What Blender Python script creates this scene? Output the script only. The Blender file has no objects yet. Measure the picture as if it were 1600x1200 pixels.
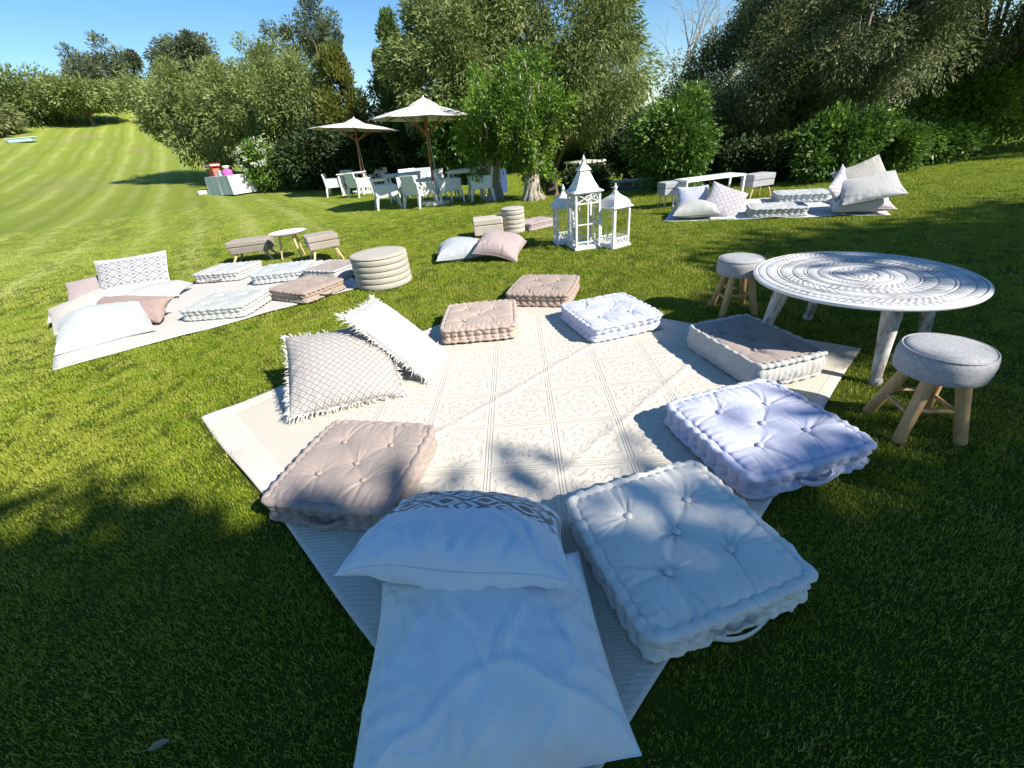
import bpy, math, random
import numpy as np
from mathutils import Matrix, Vector

SC = bpy.context.scene
COL = SC.collection
R_ = math.radians
rng = np.random.default_rng(7)
random.seed(7)

# ------------------------------------------------------------------ camera
CAM_H, PITCH, ROLL = 1.3277, R_(30.265), R_(-5.8787)
cd = bpy.data.cameras.new('camera'); cam = bpy.data.objects.new('camera', cd); COL.objects.link(cam)
cd.sensor_width = 36.0; cd.lens = 36.0*655.9/1600.0; cd.clip_start = 0.05; cd.clip_end = 2000
_X, _U, _F = Vector((1, 0, 0)), Vector((0, math.sin(PITCH), math.cos(PITCH))), Vector((0, math.cos(PITCH), -math.sin(PITCH)))
_r = math.cos(ROLL)*_X+math.sin(ROLL)*_U; _u = -math.sin(ROLL)*_X+math.cos(ROLL)*_U
cam.matrix_world = Matrix(((_r.x, _u.x, -_F.x, 0), (_r.y, _u.y, -_F.y, 0), (_r.z, _u.z, -_F.z, CAM_H), (0, 0, 0, 1)))
SC.camera = cam
# ------------------------------------------------------------------ world, sun, exposure
SUN_EL, SUN_AZ = R_(37), R_(-34)          # azimuth measured from +X
sun_dir = Vector((math.cos(SUN_EL)*math.cos(SUN_AZ), math.cos(SUN_EL)*math.sin(SUN_AZ), math.sin(SUN_EL)))
W = bpy.data.worlds.new('World'); SC.world = W; W.use_nodes = True
wn = W.node_tree.nodes; wl = W.node_tree.links
sky = wn.new('ShaderNodeTexSky'); sky.sky_type = 'NISHITA'; sky.sun_disc = False
sky.sun_elevation = SUN_EL; sky.sun_rotation = math.pi/2-SUN_AZ
sky.air_density = 1.0; sky.dust_density = 0.2; sky.ozone_density = 2.5
hs = wn.new('ShaderNodeHueSaturation'); hs.inputs['Saturation'].default_value = 1.26; wl.new(sky.outputs[0], hs.inputs['Color'])
wl.new(hs.outputs[0], wn['Background'].inputs[0]); wn['Background'].inputs[1].default_value = 0.085
sd = bpy.data.lights.new('sun', 'SUN'); so = bpy.data.objects.new('sun', sd); COL.objects.link(so)
sd.energy = 4.6; sd.angle = R_(0.53); sd.color = (1.0, 0.93, 0.82)
so.rotation_euler = sun_dir.to_track_quat('Z', 'Y').to_euler(); so.location = (20, -14, 20)
vs = SC.view_settings; vs.view_transform = 'Standard'; vs.look = 'None'; vs.exposure = 1.0; vs.gamma = 1.0; vs.use_curve_mapping = False
SC.cycles.use_denoising = True
SC.cycles.max_bounces = 8; SC.cycles.transparent_max_bounces = 8
SC.cycles.caustics_reflective = False; SC.cycles.caustics_refractive = False

# ------------------------------------------------------------------ helpers: objects
def link_mat(o, m):
    if len(o.data.materials) == 0: o.data.materials.append(None)
    o.material_slots[0].link = 'OBJECT'; o.material_slots[0].material = m

def np_mesh(name, V, F, uv=None, smooth=True):
    """F: list of index arrays (n,k); uv: per-vertex (n,2)."""
    me = bpy.data.meshes.new(name)
    V = np.asarray(V, np.float32)
    if not isinstance(F, list): F = [F]
    F = [np.asarray(f, np.int32) for f in F if len(f)]
    me.vertices.add(len(V)); me.vertices.foreach_set('co', V.ravel())
    loops = np.concatenate([f.ravel() for f in F]); tot = np.concatenate([np.full(len(f), f.shape[1], np.int32) for f in F])
    st = np.concatenate([[0], np.cumsum(tot)[:-1]]).astype(np.int32)
    me.loops.add(len(loops)); me.loops.foreach_set('vertex_index', loops)
    me.polygons.add(len(tot)); me.polygons.foreach_set('loop_start', st)
    try: me.polygons.foreach_set('loop_total', tot)
    except Exception: pass
    if uv is not None:
        l = me.uv_layers.new(name='UVMap'); l.data.foreach_set('uv', np.asarray(uv, np.float32)[loops].ravel())
    me.polygons.foreach_set('use_smooth', np.full(len(tot), smooth))
    me.update(calc_edges=True); me.validate()
    return me

def tag(o, label=None, cat=None, group=None, kind=None):
    if label: o['label'] = label
    if cat: o['category'] = cat
    if group: o['group'] = group
    if kind: o['kind'] = kind
    return o

def obj(name, me, m, parent=None, loc=None, M=None):
    o = bpy.data.objects.new(name, me); COL.objects.link(o)
    if parent is not None: o.parent = parent
    if M is not None: o.matrix_local = M
    elif loc is not None: o.location = loc
    if m is not None: link_mat(o, m)
    return o

def thing(name, label, cat, loc=(0, 0, 0), rz=0, group=None, M=None):
    o = bpy.data.objects.new(name, None); COL.objects.link(o); o.empty_display_size = 0.1
    if M is not None: o.matrix_world = M
    else: o.location = loc; o.rotation_euler = (0, 0, rz)
    return tag(o, label, cat, group)

def copy_tree(o, parent=None):
    c = o.copy(); COL.objects.link(c)
    if parent is not None: c.parent = parent
    for ch in list(o.children): copy_tree(ch, c)
    return c

def bev(o, w=0.006, n=2):
    b = o.modifiers.new('bevel', 'BEVEL'); b.width = w; b.segments = n; b.limit_method = 'ANGLE'; b.angle_limit = R_(40)
    return o

class MB:
    def __init__(s): s.v = []; s.f = []
    def add(s, V, F):
        b = len(s.v); s.v += [tuple(p) for p in V]; s.f += [tuple(i+b for i in f) for f in F]; return s
    def box(s, c, d, M=None, taper=1.0):
        x, y, z = d[0]/2, d[1]/2, d[2]/2
        V = [Vector((sx*x*(taper if sz < 0 else 1), sy*y*(taper if sz < 0 else 1), sz*z)) for sz in (-1, 1) for sy in (-1, 1) for sx in (-1, 1)]
        if M is not None: V = [M @ p for p in V]
        V = [p+Vector(c) for p in V]
        return s.add(V, [(0, 2, 3, 1), (4, 5, 7, 6), (0, 1, 5, 4), (2, 6, 7, 3), (0, 4, 6, 2), (1, 3, 7, 5)])
    def quadprism(s, P, th):
        """four corner points + thickness vector"""
        P = [Vector(p) for p in P]; t = Vector(th)
        return s.add(P+[p+t for p in P], [(3, 2, 1, 0), (4, 5, 6, 7), (0, 1, 5, 4), (1, 2, 6, 5), (2, 3, 7, 6), (3, 0, 4, 7)])
    def path(s, pts, rad, n=8, cap=True):
        pts = [Vector(p) for p in pts]; rad = [rad]*len(pts) if not hasattr(rad, '__len__') else rad
        V = []; F = []; ref = None
        for i, p in enumerate(pts):
            t = (pts[min(i+1, len(pts)-1)]-pts[max(i-1, 0)]).normalized()
            if ref is None: ref = t.orthogonal().normalized()
            ref = (ref-t*ref.dot(t)).normalized(); b = t.cross(ref)
            for k in range(n):
                a = 2*math.pi*k/n; V.append(p+(ref*math.cos(a)+b*math.sin(a))*rad[i])
        for i in range(len(pts)-1):
            for k in range(n):
                a, b2 = i*n+k, i*n+(k+1) % n; F.append((a, b2, b2+n, a+n))
        if cap: F += [tuple(range(n-1, -1, -1)), tuple(range((len(pts)-1)*n, len(pts)*n))]
        return s.add(V, F)
    def lathe(s, prof, n=32, off=(0, 0, 0), rot=0.0, closed=True):
        V = []; F = []; m = len(prof)
        for r, z in prof:
            for k in range(n):
                a = 2*math.pi*k/n+rot; V.append((off[0]+r*math.cos(a), off[1]+r*math.sin(a), off[2]+z))
        for i in range(m-1):
            for k in range(n):
                a, b = i*n+k, i*n+(k+1) % n; F.append((a, b, b+n, a+n))
        if closed: F += [tuple(range(n-1, -1, -1)), tuple(range((m-1)*n, m*n))]
        return s.add(V, F)
    def mesh(s, name, smooth=False):
        me = bpy.data.meshes.new(name); me.from_pydata([tuple(p) for p in s.v], [], s.f)
        if smooth: me.polygons.foreach_set('use_smooth', [True]*len(me.polygons))
        me.update(); return me
    def build(s, name, m, parent=None, smooth=False, loc=None, ang=None):
        me = s.mesh(name, smooth)
        if ang is not None: smooth_ang(me, ang)
        return obj(name, me, m, parent, loc)

def smooth_ang(me, deg):
    me.polygons.foreach_set('use_smooth', [True]*len(me.polygons))
    try: me.set_sharp_from_angle(angle=R_(deg))
    except Exception: pass

def basis(c, x, y):
    """matrix with local X along x, Y along y (orthogonalised), origin c"""
    x = Vector(x).normalized(); y = Vector(y); y = (y-x*y.dot(x)).normalized(); z = x.cross(y)
    return Matrix(((x.x, y.x, z.x, c[0]), (x.y, y.y, z.y, c[1]), (x.z, y.z, z.z, c[2]), (0, 0, 0, 1)))

# ------------------------------------------------------------------ helpers: materials
class X:
    """shader maths on node sockets"""
    def __init__(s, nt, v): s.nt = nt; s.v = v
    def op(s, o, *a):
        n = s.nt.nodes.new('ShaderNodeMath'); n.operation = o
        for i, q in enumerate((s,)+a):
            q = q.v if isinstance(q, X) else q
            if isinstance(q, (int, float)): n.inputs[i].default_value = q
            else: s.nt.links.new(q, n.inputs[i])
        return X(s.nt, n.outputs[0])
    def __add__(s, o): return s.op('ADD', o)
    def __radd__(s, o): return s.op('ADD', o)
    def __sub__(s, o): return s.op('SUBTRACT', o)
    def __rsub__(s, o): return X(s.nt, float(o)).op('SUBTRACT', s)
    def __mul__(s, o): return s.op('MULTIPLY', o)
    def __rmul__(s, o): return s.op('MULTIPLY', o)
    def __truediv__(s, o): return s.op('DIVIDE', o)
    def __lt__(s, o): return s.op('LESS_THAN', o)
    def __gt__(s, o): return s.op('GREATER_THAN', o)
    def fract(s): return s.op('FRACT')
    def abs(s): return s.op('ABSOLUTE')
    def sin(s): return s.op('SINE')
    def sqrt(s): return s.op('SQRT')
    def max(s, o): return s.op('MAXIMUM', o)
    def min(s, o): return s.op('MINIMUM', o)
    def atan2(s, o): return s.op('ARCTAN2', o)
    def clamp(s): return s.op('MAXIMUM', 0.0).op('MINIMUM', 1.0)
    def ss(s, a, b):
        n = s.nt.nodes.new('ShaderNodeMapRange'); n.interpolation_type = 'SMOOTHSTEP'
        n.inputs[1].default_value = a; n.inputs[2].default_value = b; s.nt.links.new(s.v, n.inputs[0]); return X(s.nt, n.outputs[0])

class Mat:
    def __init__(s, name, color=(.8, .8, .8), rough=.7, spec=.3, metal=0):
        s.m = bpy.data.materials.new(name); s.m.use_nodes = True; s.nt = s.m.node_tree; s.n = s.nt.nodes; s.l = s.nt.links
        s.p = s.n['Principled BSDF']; s.p.inputs['Base Color'].default_value = (*color, 1); s.p.inputs['Roughness'].default_value = rough
        s.p.inputs['Specular IOR Level'].default_value = spec; s.p.inputs['Metallic'].default_value = metal; s.tc = None; s.bumps = []
    def coord(s, k='Object'):
        if s.tc is None: s.tc = s.n.new('ShaderNodeTexCoord')
        return s.tc.outputs[k]
    def xyz(s, k='Object'):
        q = s.n.new('ShaderNodeSeparateXYZ'); s.l.new(s.coord(k), q.inputs[0]); return [X(s.nt, o) for o in q.outputs]
    def noise(s, scale, detail=4, rough=.55, k='Object', vec=None, stretch=None, dist=0):
        q = s.n.new('ShaderNodeTexNoise'); q.inputs['Scale'].default_value = scale; q.inputs['Detail'].default_value = detail
        q.inputs['Roughness'].default_value = rough; q.inputs['Distortion'].default_value = dist
        v = vec or s.coord(k)
        if stretch:
            mp = s.n.new('ShaderNodeMapping'); mp.inputs['Scale'].default_value = stretch; s.l.new(v, mp.inputs[0]); v = mp.outputs[0]
        s.l.new(v, q.inputs['Vector']); return X(s.nt, q.outputs['Fac'])
    def mix(s, fac, a, b):
        q = s.n.new('ShaderNodeMix'); q.data_type = 'RGBA'
        for i, v in ((0, fac), (6, a), (7, b)):
            v = v.v if isinstance(v, X) else v
            if isinstance(v, (int, float)): q.inputs[i].default_value = v
            elif isinstance(v, tuple): q.inputs[i].default_value = (*v, 1)
            else: s.l.new(v, q.inputs[i])
        return q.outputs[2]
    def color(s, c): s.l.new(c, s.p.inputs['Base Color']); return s
    def bump(s, h, strength=.3, dist=.01):
        b = s.n.new('ShaderNodeBump'); b.inputs['Strength'].default_value = strength; b.inputs['Distance'].default_value = dist
        s.l.new(h.v, b.inputs['Height'])
        if s.bumps: s.l.new(s.bumps[-1].outputs[0], b.inputs['Normal'])
        s.bumps.append(b); s.l.new(b.outputs[0], s.p.inputs['Normal']); return s

def fabric(name, c, c2=None, weave=420, rough=.9, bump=.25, var=.5, crumple=.0):
    t = Mat(name, c, rough, .15)
    n = t.noise(9, 3); fine = t.noise(weave, 2, .6)
    c2 = c2 or tuple(q*.88 for q in c)
    f = (n*var+fine*(1-var)).ss(.35, .65)
    t.color(t.mix(f, c2, c)); t.bump(fine, bump, .0015); t.bump(t.noise(28, 3), .12, .004); t.bump(t.noise(13, 4, .6, dist=1.6, stretch=(1, .45, 1)), crumple, .012)
    t.p.inputs['Sheen Weight'].default_value = .15
    return t

def plain(name, c, rough=.6, spec=.3, metal=0, var=.12, scale=14, bump=.08):
    t = Mat(name, c, rough, spec, metal); n = t.noise(scale, 5)
    t.color(t.mix(n.ss(.3, .7), tuple(q*(1-var) for q in c), tuple(min(1, q*(1+var*.4)) for q in c))); t.bump(n, bump, .01); return t.m

def wood(name, c, c2, scale=(9, 9, 1.2)):
    t = Mat(name, c, .5, .3); n = t.noise(6, 6, .6, stretch=scale, dist=.6)
    t.color(t.mix(n.ss(.3, .7), c2, c)); t.bump(n, .1, .004); return t.m

def leafmat(name, dark, mid, light, trans=.3, rough=.55):
    t = Mat(name, mid, rough, .35)
    at = t.n.new('ShaderNodeAttribute'); at.attribute_name = 'tint'
    r = t.n.new('ShaderNodeValToRGB'); e = r.color_ramp.elements; e[0].color = (*dark, 1); e[1].color = (*light, 1)
    q = e.new(.5); q.color = (*mid, 1); t.l.new(at.outputs['Fac'], r.inputs[0]); t.color(r.outputs[0])
    tr = t.n.new('ShaderNodeBsdfTranslucent'); t.l.new(r.outputs[0], tr.inputs[0])
    ms = t.n.new('ShaderNodeMixShader'); ms.inputs[0].default_value = trans
    t.l.new(t.p.outputs[0], ms.inputs[1]); t.l.new(tr.outputs[0], ms.inputs[2]); t.l.new(ms.outputs[0], t.n['Material Output'].inputs[0])
    return t.m

WHITE = fabric('white_cotton', (.45, .45, .44), crumple=.45).m
OFFWHITE = fabric('ivory_cotton', (.45, .425, .385), crumple=.45).m
FRINGE = plain('ivory_fringe', (.74, .72, .68), .9, .1)
LAV = fabric('lavender_white_cotton', (.52, .53, .64), (.43, .46, .63), var=.9, crumple=.45).m
PALEBLUE = fabric('pale_blue_grey_cotton', (.77, .75, .69), crumple=.45).m
SKYPALE = fabric('pale_blue_cotton', (.80, .83, .83), crumple=.45).m
ICE = fabric('ice_blue_cotton', (.42, .45, .455), crumple=.45).m
TAUPE = fabric('taupe_cotton', (.345, .285, .255), crumple=.45).m
ROSE = fabric('pale_rose_cotton', (.42, .335, .285), crumple=.45).m
BROSE = fabric('brown_rose_cotton', (.35, .275, .23), crumple=.45).m
PINK = fabric('dusky_pink_cotton', (.32, .235, .21), crumple=.45).m
PALEPINK = fabric('pale_pink_cotton', (.37, .30, .295), crumple=.45).m
SILVER = fabric('silver_satin', (.42, .44, .48), rough=.45, crumple=.45).m
GREYW = fabric('white_grey_cotton', (.43, .445, .43), crumple=.45).m
SAND = fabric('sand_velvet', (.42, .385, .325), weave=200).m
GREYFELT = fabric('grey_felt', (.40, .40, .41), (.28, .28, .30), weave=110, var=.3, bump=.4).m
LINEN = fabric('beige_linen', (.33, .285, .24), weave=260).m
LINENW = fabric('pale_beige_linen', (.47, .42, .36), weave=260).m
WOOD = wood('turned_pine', (.56, .36, .18), (.42, .25, .11))
WOODL = wood('light_birch', (.66, .49, .28), (.55, .38, .2))
TEAK = wood('oiled_teak', (.40, .17, .06), (.28, .11, .04))
WPAINT = plain('white_paint', (.72, .72, .71), .45, .4, var=.06)
WRESIN = plain('white_resin', (.72, .72, .71), .5, .35, var=.05)
CANVAS = fabric('cream_canvas', (.66, .63, .55), weave=180).m
CONCRETE = plain('pale_concrete', (.62, .60, .55), .9, .1, var=.25)
CLOTHW = fabric('white_tablecloth', (.70, .70, .70)).m
BARK = Mat('bark', (.16, .12, .09), .95, .1)
_n = BARK.noise(9, 6, .65, stretch=(3, 3, .6)); BARK.color(BARK.mix(_n.ss(.3, .7), (.08, .06, .045), (.26, .21, .16))); BARK.bump(_n, .8, .03); BARK = BARK.m
PBARK = Mat('pale_bark', (.35, .31, .25), .95, .1)
_n = PBARK.noise(9, 6, .65, stretch=(3, 3, .6)); PBARK.color(PBARK.mix(_n.ss(.3, .7), (.2, .17, .13), (.46, .42, .35))); PBARK.bump(_n, .8, .03); PBARK = PBARK.m

# ------------------------------------------------------------------ terrain
def smooth(a, b, x):
    t = np.clip((x-a)/(b-a), 0, 1); return t*t*(3-2*t)

def terrain(x, y):
    x = np.asarray(x, float); y = np.asarray(y, float)
    r = np.hypot(x, y); az = np.degrees(np.arctan2(x, y))
    w = smooth(-9, -30, az)*smooth(-120, -70, az)
    q = np.clip(r-10, 0, 70); z = .0019*q*q*w + .04*np.clip(r-80, 0, 60)*w
    d = smooth(3.5, 9, az)*smooth(27, 21, az)
    z = z-d*np.minimum(.22*np.clip(r-11.3, 0, None), 1.65)
    z = z+.012*np.sin(x*.9+1.3)*np.sin(y*.7)*smooth(6.5, 12, r)
    return z

def tz(x, y): return float(terrain(x, y))

NR, NA = 230, 360
rr = np.concatenate([[0], .25*np.exp(np.linspace(0, np.log(220/.25), NR-1))])
aa = np.linspace(0, 2*np.pi, NA, endpoint=False)
RX, AX = np.meshgrid(rr, aa, indexing='ij'); GX, GY = RX*np.sin(AX), RX*np.cos(AX)
V = np.stack([GX, GY, terrain(GX, GY)], -1).reshape(-1, 3)
i, j = np.meshgrid(np.arange(NR-1), np.arange(NA), indexing='ij'); j2 = (j+1) % NA
Fq = np.stack([i*NA+j, i*NA+j2, (i+1)*NA+j2, (i+1)*NA+j], -1).reshape(-1, 4)[:, ::-1]
g = Mat('lawn', (.1, .14, .03), .9, .1)
x, y, z = g.xyz()
n1, n2, n3 = g.noise(.35, 4), g.noise(5, 5), g.noise(120, 3, .7)
c = g.mix((n1*.5+n2*.5).ss(.35, .65), (.175, .25, .017), (.25, .305, .032))
ca, sa = math.cos(R_(-31)), math.sin(R_(-31))
perp = x*ca-y*sa+(g.noise(.12, 2)-.5)*1.3
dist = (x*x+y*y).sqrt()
side = (x*-1.0-1.0-y*.12).ss(0, 3.5)
st = ((perp*(1/1.15)).fract()-.5).abs()
line = (1-(st*2).ss(.05, .6))*g.noise(.30, 3).ss(.3, .6)*side*dist.ss(3.5, 9)
c = g.mix(line*.6, c, (.50, .53, .19)); pale = (x*-1.0-1.0).ss(0, 9)*dist.ss(3, 12); c = g.mix(pale*.35, c, (.40, .45, .12))
band = ((perp*(1/2.3)).fract()-.5).ss(-.3, .3)
c = g.mix(band*.34*side*dist.ss(4, 12), c, (.12, .17, .015))
bare = (g.noise(.25, 5).ss(.52, .75)*dist.ss(24, 36)*.6).max(g.noise(.6, 6).ss(.60, .8)*.25)
c = g.mix(bare, c, (.30, .24, .15))
c = g.mix((n3.ss(.35, .7))*.45, c, (.09, .125, .011))
c = g.mix((1-dist.ss(5, 15))*.75, c, (.045, .06, .007))   # turf's own shade painted as dark ground between the individually built blades
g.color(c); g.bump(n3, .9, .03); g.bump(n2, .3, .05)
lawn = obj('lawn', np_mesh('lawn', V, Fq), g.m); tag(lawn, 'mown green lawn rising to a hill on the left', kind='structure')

# ------------------------------------------------------------------ foliage and trees
LEAF = {
 'olive': leafmat('olive_leaf', (.09, .125, .03), (.195, .245, .07), (.35, .40, .165), .34),
 'olivedark': leafmat('olive_leaf_dark', (.075, .095, .03), (.165, .195, .07), (.36, .39, .20), .34),
 'euc': leafmat('gum_leaf', (.055, .08, .04), (.11, .14, .075), (.21, .24, .14), .28),
 'green': leafmat('bright_leaf', (.06, .12, .012), (.13, .24, .024), (.26, .40, .05), .4),
 'laurel': leafmat('laurel_leaf', (.032, .075, .014), (.075, .155, .022), (.21, .33, .055), .3, .38),
 'conifer': leafmat('conifer_leaf', (.060, .080, .014), (.135, .16, .028), (.26, .27, .065), .25),
 'cypress': leafmat('cypress_leaf', (.032, .065, .014), (.068, .12, .025), (.13, .19, .045), .2),
 'dark': leafmat('dark_leaf', (.016, .03, .008), (.03, .055, .014), (.06, .09, .025), .2),
 'flower': leafmat('white_petal', (.6, .6, .5), (.75, .75, .66), (.82, .82, .76), .3),
}

def leaf_mesh(name, P, A, L, Wd, tint, rg):
    """diamond leaves at P along A"""
    n = len(P); A = A/np.linalg.norm(A, axis=1, keepdims=True)
    q = rg.normal(size=(n, 3)); S = np.cross(A, q); S /= np.linalg.norm(S, axis=1, keepdims=True)+1e-9
    L = L[:, None]; Wd = Wd[:, None]; N = np.cross(A, S)
    V = np.stack([P, P+A*L*.45+S*Wd*.5+N*Wd*.12, P+A*L, P+A*L*.45-S*Wd*.5+N*Wd*.12], 1).reshape(-1, 3)
    F = np.arange(4*n).reshape(-1, 4)
    me = np_mesh(name, V, F, smooth=False)
    a = me.attributes.new('tint', 'FLOAT', 'FACE'); a.data.foreach_set('value', np.clip(tint, 0, 1).astype(np.float32))
    return me

def clump_leaves(rg, C, cr, n, L, Wd, droop=.2, outc=None, flat=1.0):
    """n leaves over clumps with centres C and radii cr"""
    k = rg.integers(0, len(C), n)
    d = rg.normal(size=(n, 3)); d /= np.linalg.norm(d, axis=1, keepdims=True)
    rad = cr[k]*(rg.random(n)**.45)
    off = d*rad[:, None]; off[:, 2] *= flat
    P = C[k]+off
    A = d*.9+rg.normal(size=(n, 3))*.6
    if outc is not None:
        o = C[k]-outc; o /= np.linalg.norm(o, axis=1, keepdims=True)+1e-6; A = A+o*.8
    A[:, 2] -= droop
    ct = rg.random(len(C)); tint = .55*ct[k]+.45*rg.random(n)
    Ln = L*(.6+.8*rg.random(n)); return P, A, Ln, Wd*(.6+.8*rg.random(n)), tint

def ell_clumps(rg, c, rad, n, inner=.5, lob=.22):
    d = rg.normal(size=(n, 3)); d /= np.linalg.norm(d, axis=1, keepdims=True)
    ph = rg.random(3)*6.28
    m = 1+lob*(np.sin(3*d[:, 0]+ph[0])*np.sin(3.3*d[:, 2]+ph[1])+.6*np.sin(5*d[:, 1]+ph[2]))
    q = inner+(1-inner)*rg.random(n)**.6
    return np.array(c)+d*(np.array(rad)*(q*m)[:, None])

def limbs(mb, base, top, r0, targets, rg, n=8, bend=.3, r1=.35):
    """trunk from base to top and limbs to the targets"""
    base, top = np.array(base, float), np.array(top, float)
    m = 7; pts = []
    side = rg.normal(size=3)*np.array([1, 1, 0])*bend*np.linalg.norm(top-base)*.25
    for k in range(m):
        t = k/(m-1); pts.append(base+(top-base)*t+side*math.sin(math.pi*t))
    mb.path(pts, [r0*(1.5 if k == 0 else 1)*(1-(1-r1)*k/(m-1)) for k in range(m)], n)
    for T in targets:
        t0 = .45+.5*rg.random(); s = pts[int(t0*(m-1))]; T = np.array(T)
        mid = s+(T-s)*.5+np.array([0, 0, .12*np.linalg.norm(T-s)])+rg.normal(size=3)*.06*np.linalg.norm(T-s)
        rr0 = r0*.42*(.7+.5*rg.random())
        mb.path([s, s+(mid-s)*.5, mid, mid+(T-mid)*.55, T], [rr0, rr0*.8, rr0*.6, rr0*.4, rr0*.14], 6)

def tree(name, label, cat, x, y, ztop, width, kind, n=9000, seed=1, zlow=None, L=.22, Wd=.09, ncl=60, cr=None, depth=None, lean=(0, 0),
         tr=.14, group=None, inner=.45, flat=1.0, droop=.2, bark=None, lob=.22, shape=None, zb=None, nl=7, trunk=True):
    rg = np.random.default_rng(seed); zb = tz(x, y) if zb is None else zb
    zlow = zb+.25*(ztop-zb) if zlow is None else zlow
    t = thing(name, label, cat, (x, y, zb), 0, group)
    rx = width/2; ry = (depth or width)/2; rz = (ztop-zlow)/2; c = np.array([lean[0], lean[1], (ztop+zlow)/2-zb])
    cr = cr or .2*(rx+rz)/1.0
    rxx, ryy, rzz = max(rx-cr*.7, .1), max(ry-cr*.7, .1), max(rz-cr*.7, .1)
    if shape == 'cone':
        h = rg.random(ncl)**1.25; a = rg.random(ncl)*6.283; q = np.sqrt(.25+.75*rg.random(ncl))*(1.02-h*.92)
        C = np.stack([c[0]+np.cos(a)*q*rx*.85, c[1]+np.sin(a)*q*ry*.85, zlow-zb+h*(ztop-zlow-cr*.5)], 1)
        crs = cr*(.55+.7*rg.random(ncl))*(1.15-.6*h)
    elif shape == 'box':
        C = np.stack([(rg.random(ncl)*2-1)*rxx, (rg.random(ncl)*2-1)*ryy, (zlow-zb)+rg.random(ncl)**.8*(ztop-zlow-cr*.6)], 1)+np.array([lean[0], lean[1], 0])
        crs = cr*(.7+.5*rg.random(ncl))
    else:
        C = ell_clumps(rg, c, (rxx, ryy, rzz), ncl, inner, lob); crs = cr*(.6+.75*rg.random(ncl))
    P, A, Ln, Wn, tint = clump_leaves(rg, C, crs, n, L, Wd, droop, c, flat)
    if zlow-zb < .6: P[:, 2] = np.maximum(P[:, 2], .02)
    if trunk:
        mb = MB(); tg = C[rg.integers(0, ncl, nl)]
        limbs(mb, (0, 0, -.1), (c[0]*.7, c[1]*.7, max(zlow-zb, .3)+.35*rz), tr, tg, rg)
        mb.build('trunk', bark or BARK, t, smooth=True)
    cm = obj('crown', leaf_mesh('crown', P, A, Ln, Wn, tint, rg), LEAF[kind], t); cm['kind'] = 'stuff'
    return t, C, rg

# --- far hill: olive grove and gum trees on the skyline
G1 = 'olive trees along the top of the hill'
def polar(az, r): return r*math.sin(R_(az)), r*math.cos(R_(az))
tree('olive_tree', 'rounded olive tree at the far left edge of the hilltop lawn', 'tree', *polar(-44.0, 64), 8.7, 6.0, 'olivedark', 8000, 11, L=.38, Wd=.15, ncl=44, zlow=5.4, group=G1)
tree('olive_tree', 'broad olive tree on the hilltop left of the pale blue tub', 'tree', *polar(-40.6, 70), 11.3, 9.5, 'olive', 13000, 12, L=.38, Wd=.14, ncl=66, zlow=6.8, group=G1)
tree('olive_tree', 'olive tree on the hilltop with several bare forked trunks under its crown', 'tree', *polar(-37.1, 68), 10.3, 7.6, 'olive', 12000, 13, L=.38, Wd=.13, ncl=56, zlow=7.2, group=G1, nl=14, tr=.25)
tree('olive_tree', 'far olive tree behind the gap where the hilltop lawn runs on', 'tree', *polar(-33.8, 84), 12.4, 8.0, 'olive', 8000, 14, L=.42, Wd=.16, ncl=46, zlow=8.8, group=G1)
tree('olive_tree', 'olive tree leaning over the shaded strips at the end of the lawn', 'tree', *polar(-31.2, 66), 10.0, 7.6, 'olive', 10000, 15, L=.38, Wd=.14, ncl=50, zlow=6.8, group=G1, lean=(1.0, 0), bark=PBARK, tr=.22)
tree('olive_tree', 'grey-green olive tree at the back right of the hilltop grove', 'tree', *polar(-29.6, 58), 9.6, 6.6, 'olive', 9000, 16, L=.36, Wd=.13, ncl=50, zlow=5.2, group=G1, lean=(.6, 0))
G2 = 'tall gum trees on the skyline'
tree('gum_tree', 'slim grey-green gum tree leftmost on the skyline', 'tree', -49.9, 68.8, 16.0, 5.6, 'euc', 7000, 21, L=.4, Wd=.14, ncl=26, cr=1.0, zlow=9.5, group=G2, tr=.3, lob=.4)
tree('gum_tree', 'low spreading gum tree on the skyline with gaps of sky in its crown', 'tree', -45.6, 71.5, 16.2, 6.0, 'euc', 6000, 22, L=.4, Wd=.14, ncl=22, cr=.9, zlow=11.5, group=G2, tr=.3, lob=.4, lean=(-1, 0))
tree('gum_tree', 'gum tree on the skyline between the spreading gum and the flat-topped gum', 'tree', -40.5, 73, 15.6, 6.6, 'euc', 8000, 23, L=.4, Wd=.14, ncl=26, cr=1.0, zlow=10.6, group=G2, tr=.3)
tree('gum_tree', 'dark flat-topped gum tree standing high over the grove', 'tree', -32.0, 62.2, 15.2, 7.2, 'euc', 13000, 24, L=.36, Wd=.13, ncl=34, cr=1.0, zlow=10.2, group=G2, tr=.3, lob=.35, lean=(-.6, 0))
tree('gum_tree', 'tallest gum tree with an airy crown full of sky gaps', 'tree', -14.6, 47.8, 12.9, 6.4, 'euc', 8500, 25, L=.28, Wd=.10, ncl=34, cr=.7, zlow=7.8, group=G2, tr=.28, lob=.4, inner=.25)
tree('young_tree', 'small pale grey-green tree below the tallest gum tree', 'tree', -16.7, 41.8, 9.9, 3.6, 'olive', 4500, 26, L=.26, Wd=.09, ncl=24, zlow=6.0, tr=.15)
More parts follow.
